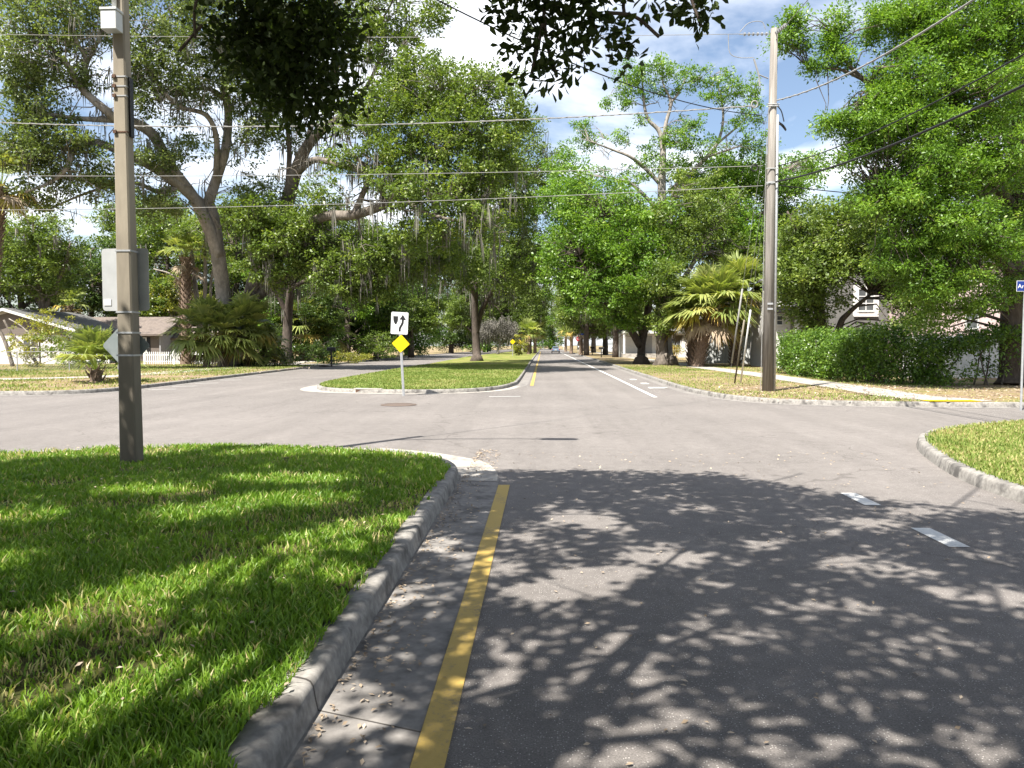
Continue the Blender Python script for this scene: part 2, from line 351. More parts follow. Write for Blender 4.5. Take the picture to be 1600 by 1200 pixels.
def block(poly, turf_mat, gutter=0, name='verge', kerb_w=.18, wob=0):
    poly = ccw(poly); n = len(poly)
    prof = [(0, -.02), (.018, .05), (.030, KH-.028), (.044, KH-.008), (.066, KH-.001), (.10, KH), (kerb_w, KH), (kerb_w+.01, KH-.05)]
    rings = [[(x, y, z) for (x, y) in offset(poly, d)] for d, z in prof]
    mb = MB(); mb.v = [v for r in rings for v in r]
    for k in range(len(prof)-1):
        for i in range(n): mb.f.append((k*n+i, k*n+(i+1) % n, (k+1)*n+(i+1) % n, (k+1)*n+i))
    tag(mb.build('kerb', 'kerb', smooth=True), kind='structure')
    inner = offset(poly, kerb_w-.012)
    me = bpy.data.meshes.new(name); bm = bmesh.new()
    f = bm.faces.new([bm.verts.new((x, y, KH-.004)) for x, y in inner]); bmesh.ops.triangulate(bm, faces=[f])
    bmesh.ops.recalc_face_normals(bm, faces=bm.faces)
    if bm.faces[:][0].normal.z < 0: bmesh.ops.reverse_faces(bm, faces=bm.faces[:])
    bm.to_mesh(me); bm.free()
    tag(link(name, me, turf_mat), kind='structure')
    if gutter:
        o2 = offset(poly, -gutter); mb = MB(); mb.v = [(x, y, .006) for x, y in offset(poly, .01)] + [(x, y, .004) for x, y in o2]
        for i in range(n): mb.f.append((i, (i+1) % n, n+(i+1) % n, n+i))
        tag(mb.build('gutter', 'gutter', smooth=False), kind='structure')
    return inner
KX = -1.0
def curve2(pts, n=6): return [(p[0], p[1]) for p in smoothpts([(x, y, 0) for x, y in pts], n)]
near_med = [(KX, -12)] + [(KX, y) for y in np.arange(-11, 8.6, 1.0)] + curve2([(KX, 8.8), (-1.06, 9.7), (-1.45, 10.5), (-2.3, 11.1), (-3.6, 11.45), (-5.2, 11.45), (-6.8, 11.0), (-8.0, 10.2), (-8.8, 8.8), (-9.1, 7)], 6) + [(-9.2, -12)]
MED = block(near_med, 'turf_lush', .485, 'median')
far_med = curve2([(-9.6, 60), (-9.5, 45), (-9.3, 35), (-8.95, 30.5), (-8.2, 28), (-6.9, 26.7), (-4.6, 26.2), (-2.7, 26.8), (-1.6, 28.6), (-1.12, 31.5), (-1.0, 36), (-1.0, 60)], 6)[::1] + [(-1.0, 110), (-.8, 200), (-.8, 415), (-7, 415), (-8, 200), (-10.6, 110)]
FMED = block(far_med, 'turf_dry', .42, 'median')
lb = [(-69, 23.6)] + curve2([(-40, 24.1), (-22, 24.5), (-17.4, 24.8), (-15.9, 25.5), (-15.3, 27.4), (-15.4, 31), (-15.9, 38), (-16.8, 52), (-18.3, 80), (-19.5, 120)], 6) + [(-18, 200), (-15, 300), (-12, 415), (-69, 415)]
LB = block(lb, 'turf_verge', .35, 'verge')
rb = [(69, 21)] + curve2([(40, 21), (20, 20.9), (12, 20.9), (8.8, 21.2), (6.9, 21.9), (5.85, 23.4), (5.35, 26), (5.2, 30), (5.3, 38), (5.5, 52), (5.9, 80), (6.3, 132)], 6) + [(7.2, 250), (8, 415), (69, 415)]
RB = block(rb, 'turf_verge', .3, 'verge')
nr = [(69, 17.5)] + curve2([(40, 17.4), (14, 16.7), (10, 16.1), (8.1, 15.1), (6.8, 13.9), (6.05, 12.6), (5.5, 11.0), (5.15, 9.6), (5.03, 8.4), (5.0, 6)], 6) + [(5.0, -12), (69, -12)]
NR = block(nr, 'turf_dry', .0, 'verge')
lb2 = [(-69, -12), (-16.5, -12), (-16.5, 8), (-17.5, 10.5), (-20, 11.5), (-69, 11.5)]
block(lb2, 'turf_dry', 0, 'verge')
# concrete apron around the tip of the near median
ap = [(KX+.0, 9.25), (KX+.46, 9.25), (KX+.40, 10.0), (KX+.1, 10.9), (-1.7, 11.7), (-2.6, 12.2), (-2.7, 11.2)]
me = bpy.data.meshes.new('apron'); me.from_pydata([(x, y, .009) for x, y in curve2(ap[1:6], 5) + [(-2.5, 11.2), (-1.5, 10.4), (KX-.02, 9.6), (KX, 9.25)]], [], [tuple(range(25))])
tag(link('apron', me, 'concrete'), kind='structure')
fa = [(x, y) for x, y in curve2([(-9.3, 33), (-9.35, 29.8), (-8.6, 27.4), (-7.0, 26.3), (-4.6, 25.95), (-2.55, 26.5), (-1.3, 28.4), (-.85, 31)], 5)]
fb = [(x, y) for x, y in curve2([(-9.2, 33.0), (-8.85, 30.5), (-8.1, 28.1), (-6.8, 26.8), (-4.6, 26.3), (-2.75, 26.9), (-1.65, 28.7), (-1.15, 31)], 5)]
me = bpy.data.meshes.new('apron'); n = len(fa)
me.from_pydata([(x, y, .009) for x, y in fa] + [(x, y, .009) for x, y in fb], [], [(i, i+1, n+i+1, n+i) for i in range(n-1)])
tag(link('apron', me, 'concrete'), kind='structure')
def strip(name, pts, wd, z, mat, kind='structure'):
    pts = [np.array((p[0], p[1])) for p in pts]; L = []; Rr = []
    for i, p in enumerate(pts):
        t = pts[min(i+1, len(pts)-1)] - pts[max(i-1, 0)]; t = t/np.linalg.norm(t); nrm = np.array([-t[1], t[0]])
        L.append((*(p+nrm*wd/2), z)); Rr.append((*(p-nrm*wd/2), z))
    n = len(pts); me = bpy.data.meshes.new(name); me.from_pydata(L+Rr, [], [(n+i, n+i+1, i+1, i) for i in range(n-1)])
    return tag(link(name, me, mat), kind=kind)
# painted lines
strip('yellow_line', [(KX+.555, y) for y in np.arange(-11, 9.26, .5)], .135, .007, 'yellow_paint')
strip('yellow_line', [(-.42, y) for y in np.arange(31.5, 210, 4)], .14, .007, 'yellow_paint')
strip('white_line', [(3.62, 24.6), (3.75, 40), (3.95, 80), (4.4, 160), (4.6, 300)], .14, .007, 'white_paint')
for y0 in (8.0, 6.35, 4.7, 3.05):
    strip('white_dash', [(3.42, y0), (3.42, y0+.66)], .17, .005, 'white_paint')
for px, py in ((255, 609.5), (290, 604.5), (325, 599.5), (362, 594.5), (398, 589.5), (432, 585)):
    g = G(px, py); strip('white_dash', [(g.x-.55, g.y-.02), (g.x+.25, g.y+.5)], .12, .012, 'white_paint')
strip('white_line', [(-1.7, 24.6), (-.7, 24.8)], .13, .012, 'white_paint')
for (x, y, l, wd) in ((4.45, 33.0, 1.0, .30), (4.55, 30.2, .35, .75), (4.2, 29.6, .5, .14), (4.5, 29.7, .35, .5), (4.42, 37.0, .9, .3)):
    strip('bike_lane_marking', [(x, y), (x, y+l)], wd, .012, 'white_paint')
# sidewalks
ZS = KH + .008
def walk(pix, wd, zz=ZS): strip('sidewalk', [(G(px, py, KH).x, G(px, py, KH).y) for px, py in pix], wd, zz, 'concrete')
sw = smoothpts([(11.6, 21.2, 0), (10.9, 23.5, 0), (11.1, 27, 0), (11.2, 33, 0), (11.3, 42, 0), (11.2, 60, 0), (11.4, 100, 0), (12, 200, 0)], 6)
strip('sidewalk', [(p[0], p[1]) for p in sw], 1.6, ZS, 'concrete')
strip('sidewalk', [(-69, 31.6), (-40, 32.0), (-24, 33.6), (-21.5, 36), (-21, 42), (-21.5, 60), (-23.5, 100)], 1.8, ZS, 'concrete')
strip('driveway', [(-16.8, 59), (-20, 62), (-30, 68)], 3.0, ZS+.004, 'concrete')
me = bpy.data.meshes.new('ramp'); a = [(10.4, 21.55), (11.8, 21.55), (11.8, 20.99), (10.4, 20.99)]
me.from_pydata([(x, y, ZS+.012) for x, y in a], [], [(0, 3, 2, 1)]); tag(link('tactile_strip', me, 'sign_yellow'), kind='structure')

# ------------------------------------------------------------------ foliage machinery
def unit(a): return a/(np.linalg.norm(a, axis=1, keepdims=True)+1e-9)
def kites(p, u, v, L, Wd, tint):
    """p base, u along, v across (n,3): four-cornered leaves with a slight droop at the tip"""
    n = len(p); L = L[:, None]; Wd = Wd[:, None]
    nn = np.cross(u, v)
    V = np.stack([p, p+u*L*.5+v*Wd*.5+nn*L*.05, p+u*L-nn*L*.06, p+u*L*.45-v*Wd*.5+nn*L*.05], 1).reshape(-1, 3)
    Fc = np.arange(n*4).reshape(n, 4)
    return V, Fc, np.repeat(tint, 4)
def obovate(p, u, v, L, Wd, tint):
    n = len(p); L = L[:, None]; Wd = Wd[:, None]; nn = np.cross(u, v)
    V = np.stack([p, p+u*L*.4+v*Wd*.36+nn*L*.03, p+u*L*.74+v*Wd*.5+nn*L*.02, p+u*L-nn*L*.08, p+u*L*.74-v*Wd*.5+nn*L*.02, p+u*L*.4-v*Wd*.36+nn*L*.03], 1).reshape(-1, 3)
    return V, np.arange(n*6).reshape(n, 6), np.repeat(tint, 6)
def frames(rng, n, up=.45, u0=None, spread=1.0):
    u = rng.normal(size=(n, 3))
    if u0 is not None: u = unit(u)*spread + u0
    u = unit(u); nrm = rng.normal(size=(n, 3)); nrm[:, 2] = np.abs(nrm[:, 2]) + up; v = unit(np.cross(nrm, u)); return u, v
def clumps(rng, blobs, size=(.5, .95), flat=.62):
    C = []; S = []
    for (c, r, n) in blobs:
        d = unit(rng.normal(size=(n, 3))); q = rng.uniform(size=(n, 1))**(1/2.1)*rng.choice([1.0, 1.0, 1.0, 1.22], size=(n, 1))
        C.append(np.array(c) + d*q*np.array(r)); S.append(rng.uniform(*size, size=n))
    return np.concatenate(C), np.concatenate(S)
def leaves_of(rng, C, S, per, L, flat=.6, ratio=.5, up=.45, shape=kites):
    n = len(C)*per
    c = np.repeat(C, per, 0); s = np.repeat(S, per)[:, None]
    d = unit(rng.normal(size=(n, 3))); q = rng.uniform(size=(n, 1))**.5*rng.choice([.8, 1.0, 1.0, 1.35], size=(n, 1))
    off_ = d*q*s*np.array([1, 1, flat]); off_[:, 2] -= .12*s[:, 0]*q[:, 0]
    u, v = frames(rng, n, up, unit(off_+1e-4), .9)
    ln = L*rng.uniform(.65, 1.3, n)
    ct = np.repeat(rng.uniform(0, 1, len(C)), per)
    tint = np.clip(.55*ct + .45*rng.uniform(0, 1, n), 0, 1)
    return shape(c+off_, u, v, ln, ln*ratio*rng.uniform(.8, 1.2, n), tint)
def twig_tubes(mb, rng, C, skel, rad=.035, frac=1.0, far=9):
    """thin branches from the leaf clumps to the nearest limb"""
    sk = np.array([p for p, r in skel]); rr = np.array([r for p, r in skel])
    for c in C:
        if rng.uniform() > frac: continue
        w_ = np.linalg.norm(sk-c, axis=1); i = int(np.argmin(w_ + .8*np.maximum(0, sk[:, 2]-c[2])))
        p = sk[i]; d = c-p; ln = np.linalg.norm(d)
        if ln < .3 or ln > far: continue
        m1 = p+d*.35+np.array([rng.normal()*.08*ln, rng.normal()*.08*ln, .10*ln]); m2 = p+d*.7+rng.normal(size=3)*.06*ln
        r0 = min(rr[i]*.6, rad*(.5+.28*ln))
        mb.tube([p, m1, m2, c], [r0, r0*.72, r0*.5, r0*.22], 4, False)
def spurs(mb, rng, sk, n, ln=(1.0, 3.2), zmin=3.5):
    """crooked bare side branches along the limbs"""
    pts = [(p, r) for p, r in sk if p[2] > zmin and r < .45]; out = []
    for _ in range(n):
        p, r = pts[rng.integers(len(pts))]; l = rng.uniform(*ln); d = unit(rng.normal(size=(1, 3))*np.array([1, 1, .7])+[[0, 0, .25]])[0]; q = np.array(p); r0 = min(r*.5, .02+.016*l); P = [q]; Rr = [r0]
        for k in range(4):
            d = unit((d + rng.normal(size=3)*.38)[None])[0]; q = q+d*l/4; P.append(q); Rr.append(r0*(1-.22*(k+1)))
            if k in (1, 2):
                e = unit((d+rng.normal(size=3)*.7)[None])[0]; mb.tube([q, q+e*l*.2, q+e*l*.34+[0, 0, .06*l]], [r0*.45, r0*.3, r0*.12], 4, False)
        mb.tube(P, Rr, 4, False); out += [(x, .04) for x in P[2:]]
    return out
def limbs(mb, branches, n=8):
    """branches: lists of (point, radius) -> tubes + list of skeleton points"""
    sk = []
    for br in branches:
        p4 = smoothpts([(*p, r) for p, r in br], 5)
        pts = [q[:3] for q in p4]; rad = [max(.012, q[3]) for q in p4]
        mb.tube(pts, rad, n, True); sk += list(zip(pts, rad))
    return sk
def moss_of(rng, sk, n, zmin=3.0, ln=(.5, 1.8), rmin=.03, wd=.036):
    """hanging moss: bundles of thin downward strips under the limbs"""
    pts = np.array([p for p, r in sk if p[2] > zmin and r > rmin])
    if not len(pts): return None
    V = []; Fc = []; T = []
    for _ in range(n):
        c = pts[rng.integers(len(pts))] + rng.normal(size=3)*np.array([.35, .35, .15]); l0 = rng.uniform(*ln); t0 = rng.uniform()
        for k in range(7):
            l = l0*rng.uniform(.4, 1.0); a = rng.uniform(0, 6.28); q = c + rng.normal(size=3)*np.array([.14, .14, .1]); w_ = wd*rng.uniform(.5, 1.3)
            dx = np.array([math.cos(a), math.sin(a), 0])*w_; sw_ = rng.normal(size=3)*.08*l; sw_[2] = 0
            o = len(V); mid = q+np.array([0, 0, -l*.5])+sw_; end = q+np.array([0, 0, -l])+sw_*1.2
            V += [q-dx*.6, q+dx*.6, mid+dx, mid-dx, end]; tt = np.clip(t0*.5+.5*rng.uniform(), 0, 1); T += [tt]*5
            Fc += [(o, o+1, o+2), (o, o+2, o+3), (o+3, o+2, o+4)]
    return np_mesh('spanish_moss', np.array(V), np.array(Fc), 3, np.array(T))
GROUP_T = None
def tree(name, label, base, branches, blobs, leafmat='oak_leaf', bark='bark', per=70, L=.26, csize=(.42, .98), flat=.6, moss=0, moss_ln=(.5, 1.8),
         seed=1, group=None, twigs=.8, cat='tree', twig_r=.03, up=.45, ratio=.5, mosszmin=3.0, shape=kites, nspur=0):
    rng = np.random.default_rng(seed); base = Vector(base)
    root = thing(name, label, cat, base, 0, group)
    mb = MB(); sk = limbs(mb, branches)
    blobs = [(c_, r_, max(3, int(n_*1.4))) for c_, r_, n_ in blobs]; csize = (csize[0]*.62, csize[1]*.76); per = int(per*.76); L *= .9 if L > .15 else 1; twigs *= .6
    C, S = clumps(rng, blobs, csize)
    if nspur: sk = sk + spurs(mb, rng, sk, nspur)
    twig_tubes(mb, rng, C, sk, twig_r, twigs)
    t = part(mb, 'trunk', bark, root, smooth=True)
    V, Fc, T = leaves_of(rng, C, S, per, L, flat, ratio, up, shape)
    link('crown', np_mesh('crown', V, Fc, Fc.shape[1], T), leafmat, root, -base)
    if moss:
        mm = moss_of(rng, sk + [(c_-np.array([0, 0, .3]), .04) for c_ in C[::4]], moss, mosszmin, moss_ln)
        if mm: tag(link('spanish_moss', mm, 'moss', root, -base), kind='stuff')
    return root
def bp(px, py, Y, r): return (np.array(A(px, py, Y)), r)
def blob(px, py, Y, rpx, rpy, rd, n):
    c = A(px, py, Y); s = Y/F
    return (np.array(c), (rpx*s, rd, rpy*s), n)
def copy_tree(o, loc, rz, sc, label, group=None):
    c = o.copy(); COL.objects.link(c); c.location = loc; c.rotation_euler = (0, 0, rz); c.scale = (sc[0], sc[0], sc[1]); c['label'] = label
    if group: c['group'] = group
    for ch in list(o.children):
        k = ch.copy(); COL.objects.link(k); k.parent = c
    return c

# ------------------------------------------------------------------ live oaks on the left
YO = 54
tree('live_oak', 'huge mossy oak with pale leaning trunk behind the palm clump, limbs reaching left', A(352, 572, 55),
  [[bp(358, 573, 55, .9), bp(355, 520, 55, .64), bp(349, 460, 55, .57), bp(341, 400, 54, .53), bp(333, 345, 53.5, .50), bp(325, 315, 53, .42)],
   [bp(343, 400, 54, .5), bp(322, 345, 53, .46), bp(300, 305, 52, .40), bp(268, 262, 50, .36), bp(240, 212, 49, .34), bp(212, 193, 48, .32), bp(186, 188, 47, .30), bp(160, 168, 46, .26), bp(128, 138, 46, .22), bp(104, 100, 45, .16), bp(74, 70, 45, .10), bp(40, 45, 44, .05)],
   [bp(325, 330, 53.5, .42), bp(282, 290, 51, .36), bp(240, 262, 49, .30), bp(196, 240, 48, .27), bp(146, 222, 47, .24), bp(116, 232, 46, .20), bp(104, 262, 45, .15), bp(78, 285, 45, .10), bp(40, 300, 44, .06)],
   [bp(128, 138, 46, .15), bp(134, 95, 46, .13), bp(118, 60, 45, .10), bp(112, 20, 45, .08), bp(108, -40, 45, .05)],
   [bp(128, 138, 46, .14), bp(136, 100, 47, .12), bp(150, 72, 47, .10), bp(160, 40, 47, .08), bp(154, -10, 47, .05)],
   [bp(325, 318, 53, .40), bp(338, 280, 53, .35), bp(352, 235, 52, .31), bp(357, 180, 52, .27), bp(352, 130, 51, .28), bp(372, 90, 51, .2), bp(385, 40, 50, .14), bp(390, -30, 50, .07)],
   [bp(338, 275, 52.5, .22), bp(338, 215, 51, .18), bp(322, 180, 50, .16), bp(285, 168, 49, .14), bp(262, 150, 48, .12), bp(240, 120, 48, .09), bp(215, 60, 47, .05)],
   [bp(357, 160, 52, .2), bp(330, 140, 51, .16), bp(300, 140, 50, .12), bp(270, 150, 49, .07)],
   [bp(186, 188, 47, .2), bp(120, 185, 46, .14), bp(60, 178, 45, .09), bp(10, 190, 45, .05)],
   [bp(116, 232, 46, .12), bp(60, 230, 46, .09), bp(-20, 215, 46, .05)],
   [bp(282, 290, 51, .2), bp(250, 300, 50, .16), bp(205, 285, 49, .12), bp(140, 300, 48, .08), bp(70, 330, 47, .05)]],
  [blob(60, 45, 45, 80, 60, 3.2, 110), blob(150, 20, 46, 60, 40, 3, 60), blob(40, 130, 45, 60, 40, 2.5, 55), blob(55, 175, 45, 70, 28, 2.5, 50), blob(260, 60, 48, 70, 80, 3.5, 110),
   blob(330, 40, 50, 70, 60, 3.5, 100), blob(240, 150, 48, 45, 40, 3, 45), blob(90, 215, 45, 70, 28, 2.5, 55), blob(60, 250, 45, 55, 28, 2.4, 36), blob(30, 90, 44, 40, 40, 3, 40),
   blob(395, 130, 51, 50, 70, 3.5, 70), blob(310, 130, 49, 50, 40, 3, 50), blob(300, -40, 49, 120, 40, 4, 90), blob(80, -45, 46, 110, 40, 4, 90), blob(150, 270, 47, 60, 25, 2, 26),
   blob(400, 230, 52, 40, 30, 3, 20), blob(130, 120, 46, 30, 25, 2, 18), blob(60, 310, 46, 60, 25, 2, 26), blob(260, 250, 50, 40, 22, 2, 18), blob(20, 230, 45, 50, 40, 3, 40), blob(380, 70, 51, 40, 60, 3, 50), blob(230, 110, 48, 40, 50, 3, 40), blob(150, 285, 47, 70, 28, 2.4, 40), blob(235, 250, 48, 45, 28, 2.2, 22), blob(290, 220, 50, 40, 30, 2, 20), blob(400, 300, 53, 30, 40, 2, 14), blob(250, 320, 50, 60, 26, 2.4, 34), blob(410, 180, 52, 40, 40, 2.4, 24)],
  'oak_leaf_grey', 'bark_pale', 62, .235, (.45, .9), moss=190, seed=11, nspur=190)
tree('live_oak', 'mossy oak with trunk leaning right behind small palms, limbs over left carriageway', A(384, 573, 57),
  [[bp(378, 574, 57, 1.0), bp(384, 520, 57, .78), bp(392, 470, 57, .70), bp(404, 425, 56, .62), bp(424, 372, 55, .56), bp(448, 318, 54, .52), bp(460, 275, 53, .46), bp(478, 232, 52, .38), bp(503, 204, 51, .30), bp(535, 180, 50, .22), bp(570, 140, 49, .14), bp(600, 80, 48, .07)],
   [bp(396, 465, 57, .44), bp(424, 448, 56, .38), bp(452, 432, 55, .32), bp(480, 412, 54, .22), bp(510, 385, 53, .12), bp(540, 360, 52, .06)],
   [bp(424, 380, 55, .36), bp(470, 358, 52, .34), bp(508, 338, 50, .32), bp(550, 336, 48.5, .31), bp(596, 322, 47, .28), bp(622, 302, 46, .24), bp(650, 298, 45.5, .2), bp(700, 310, 45, .13), bp(750, 330, 45, .07)],
   [bp(552, 336, 48.5, .2), bp(566, 305, 48, .18), bp(578, 270, 48, .14), bp(560, 250, 47, .10), bp(540, 235, 47, .06)],
   [bp(460, 275, 53, .26), bp(490, 250, 51, .22), bp(530, 258, 50, .18), bp(580, 268, 49, .16), bp(640, 262, 48, .12), bp(690, 230, 47, .08), bp(740, 190, 47, .04)],
   [bp(448, 318, 54, .22), bp(452, 240, 53, .17), bp(448, 170, 52, .12), bp(460, 90, 51, .06)],
   [bp(478, 232, 52, .2), bp(500, 150, 51, .16), bp(540, 90, 50, .12), bp(590, 40, 49, .08), bp(620, -10, 49, .05)],
   [bp(578, 268, 48.5, .14), bp(640, 230, 47, .11), bp(690, 180, 47, .08), bp(740, 140, 46, .04)],
   [bp(622, 302, 46, .15), bp(660, 330, 45, .12), bp(720, 345, 44, .08), bp(780, 340, 44, .04)]],
  [blob(590, 50, 49, 70, 60, 3.5, 120), blob(510, 20, 50, 70, 50, 3.5, 80), blob(640, 120, 48, 60, 40, 3.5, 80), blob(720, 145, 47, 70, 40, 3.5, 95), blob(640, 170, 47, 90, 40, 3.5, 120),
   blob(720, 210, 46, 80, 45, 3.5, 120), blob(620, 235, 47, 60, 35, 3, 60), blob(720, 270, 46, 80, 35, 3.5, 90), blob(560, 180, 49, 50, 40, 3, 55), blob(440, 190, 52, 40, 40, 3, 36),
   blob(540, 250, 47, 40, 22, 2, 22), blob(430, 60, 51, 60, 60, 3.5, 60), blob(560, -45, 49, 120, 35, 4, 90), blob(780, 130, 46, 30, 30, 2, 20), blob(745, 350, 45, 60, 30, 3, 45),
   blob(680, 20, 48, 28, 30, 2, 22), blob(780, 230, 46, 40, 40, 3, 45), blob(640, 300, 46, 50, 30, 3, 45), blob(500, 300, 50, 40, 30, 2, 28), blob(600, 280, 47, 40, 22, 2, 22), blob(690, 300, 45, 60, 40, 3, 60), blob(420, 310, 55, 45, 30, 3, 30), blob(800, 180, 46, 25, 45, 3, 30), blob(660, 370, 46, 70, 30, 3, 60), blob(420, 120, 51, 40, 50, 3, 40)],
  'oak_leaf', 'bark', 64, .235, (.45, .9), moss=230, moss_ln=(.7, 2.8), seed=12, nspur=170)
# lower front foliage of the left wood: separate smaller oaks
tree('young_oak', 'bushy oak with low leafy boughs right of the big mossy trunks', A(447, 574, 62),
  [[bp(447, 574, 62, .62), bp(448, 540, 62, .45), bp(450, 500, 62, .38), bp(455, 450, 61, .30), bp(470, 390, 60, .2), bp(490, 340, 59, .1)],
   [bp(450, 495, 62, .22), bp(420, 430, 61, .16), bp(400, 370, 60, .09), bp(385, 330, 59, .05)],
   [bp(455, 450, 61, .2), bp(520, 420, 58, .15), bp(580, 410, 56, .1), bp(650, 420, 54, .05)]],
  [blob(400, 345, 51, 48, 45, 2.2, 90), blob(440, 390, 51, 50, 45, 2.2, 85), blob(470, 350, 51, 50, 40, 2.4, 60), blob(540, 400, 51, 60, 40, 2.6, 85), blob(520, 440, 51, 40, 30, 2.2, 40), blob(420, 430, 52, 35, 25, 2, 26), blob(600, 405, 50, 60, 40, 2.6, 80), blob(575, 455, 52, 45, 24, 2, 28), blob(680, 395, 52, 50, 36, 2.4, 60)],
  'oak_leaf', 'bark_dark', 66, .25, (.5, .95), moss=110, moss_ln=(.8, 2.6), seed=13, mosszmin=2.5)
tree('live_oak', 'median shade oak with a dark straight trunk behind the keep right sign', G(745, 564, KH),
  [[(np.array(G(745, 564, KH)), .7), bp(745, 555, 77, .44), bp(743, 510, 77, .37), bp(742, 450, 76, .32), bp(748, 390, 75, .3), bp(760, 320, 74, .18), bp(765, 250, 73, .08)],
   [bp(744, 520, 77, .28), bp(755, 480, 77, .24), bp(785, 430, 75, .18), bp(810, 380, 74, .08)],
   [bp(742, 460, 76, .25), bp(715, 420, 70, .2), bp(680, 400, 64, .16), bp(640, 390, 60, .09)],
   [bp(745, 420, 76, .2), bp(790, 350, 76, .14), bp(820, 290, 76, .07)]],
  [blob(690, 400, 62, 60, 40, 4, 90), blob(735, 410, 64, 50, 40, 4, 70), blob(780, 400, 70, 50, 60, 4, 90), blob(760, 320, 70, 75, 50, 4, 110), blob(800, 310, 72, 45, 60, 4, 70), blob(640, 400, 58, 45, 40, 3, 60), blob(820, 430, 78, 40, 60, 4, 70), blob(770, 250, 70, 60, 45, 4, 70), blob(830, 330, 78, 40, 60, 5, 90), blob(850, 260, 80, 40, 40, 4, 55), blob(840, 400, 82, 35, 40, 4, 55), blob(820, 210, 76, 35, 30, 3, 36)],
  'oak_leaf', 'bark_dark', 62, .29, (.6, 1.1), moss=170, moss_ln=(1.0, 3.4), seed=14, nspur=50)

tree('yard_oak', 'mid green leafy tree in the left yard behind the white house roof', (A(62, 575, 66).x, 66, 0),
  [[bp(66, 575, 66, .5), bp(68, 500, 66, .36), bp(62, 440, 65, .26), bp(55, 380, 64, .14), bp(50, 330, 64, .05)], [bp(67, 490, 66, .2), bp(95, 430, 65, .14), bp(110, 380, 64, .06)], [bp(66, 480, 66, .18), bp(30, 430, 65, .12), bp(0, 390, 64, .05)]],
  [blob(50, 370, 64, 55, 45, 3, 110), blob(20, 420, 64, 50, 45, 3, 80), blob(95, 410, 65, 40, 50, 3, 75), blob(60, 450, 66, 50, 25, 2.5, 45), blob(-20, 380, 64, 40, 50, 3, 50)],
  'oak_leaf', 'bark', 62, .26, (.45, .95), seed=15, moss=40, nspur=25)
# ------------------------------------------------------------------ right-hand trees
tree('street_oak', 'forked street oak over the right sidewalk with a dark V shaped trunk', G(1000, 569, KH),
  [[(np.array(G(1002, 569, KH)), .75), bp(1002, 558, 65, .38), bp(1003, 535, 65, .33), bp(1010, 500, 65, .33), bp(1016, 450, 65, .25), bp(1010, 390, 64, .14), bp(1005, 330, 64, .06)],
   [bp(1000, 540, 65, .33), bp(985, 515, 64, .28), bp(962, 490, 63, .22), bp(930, 450, 62, .15), bp(905, 400, 62, .07)],
   [bp(1003, 525, 65, .2), bp(985, 470, 63, .16), bp(965, 400, 62, .10), bp(950, 340, 62, .05)]],
  [blob(960, 370, 62, 60, 60, 4, 130), blob(1000, 420, 61, 55, 60, 4, 120), blob(920, 400, 63, 50, 55, 4, 95), blob(950, 460, 62, 60, 35, 3.5, 85), blob(900, 340, 64, 40, 50, 4, 70), blob(1010, 350, 63, 50, 40, 4, 75), blob(870, 400, 66, 35, 55, 4, 75), blob(865, 310, 70, 30, 40, 4, 45), blob(880, 260, 74, 34, 30, 4, 36), blob(885, 360, 72, 30, 40, 4, 45), blob(900, 300, 66, 40, 40, 4, 60), blob(960, 310, 64, 60, 30, 4, 60), blob(900, 460, 65, 30, 30, 3, 32), blob(985, 500, 62, 35, 16, 2, 20)],
  'bright_leaf', 'bark_dark', 66, .27, (.55, 1.0), seed=21)
tree('street_oak', 'thick trunked street oak left of the leaning cabbage palm', G(1037, 571, KH),
  [[(np.array(G(1040, 571, KH)), 1.05), bp(1036, 560, 60, .56), bp(1034, 535, 60, .48), bp(1036, 490, 60, .40), bp(1040, 440, 61, .38), bp(1045, 380, 62, .24), bp(1050, 310, 63, .1)],
   [bp(1035, 500, 60, .3), bp(1060, 450, 61, .22), bp(1090, 400, 62, .15), bp(1120, 350, 63, .08)]],
  [blob(1060, 360, 62, 55, 60, 4, 110), blob(1090, 320, 64, 60, 60, 4, 110), blob(1040, 440, 59, 45, 40, 3.5, 70), blob(1040, 500, 59, 25, 22, 2, 26), blob(1110, 390, 66, 60, 45, 4, 70)],
  'oak_leaf', 'bark', 66, .27, (.55, 1.0), seed=22)
tufts = [(1003, 108, 42, 22), (1030, 100, 20, 14), (1068, 118, 36, 22), (1052, 140, 24, 12), (985, 125, 22, 20), (968, 155, 28, 18), (1000, 140, 26, 16), (1120, 118, 24, 22), (1135, 145, 24, 16), (1160, 130, 20, 22), (1180, 140, 14, 24),
         (1110, 150, 20, 12), (905, 200, 22, 18), (920, 222, 26, 16), (965, 215, 26, 12), (1045, 225, 42, 24), (1070, 205, 24, 26), (1100, 225, 22, 18), (1165, 175, 26, 14), (1180, 220, 22, 18), (1150, 195, 18, 10), (1010, 255, 34, 18),
         (1045, 262, 30, 18), (930, 275, 26, 14), (990, 280, 24, 14), (1090, 190, 16, 10), (1000, 190, 14, 10), (1185, 185, 10, 14)]
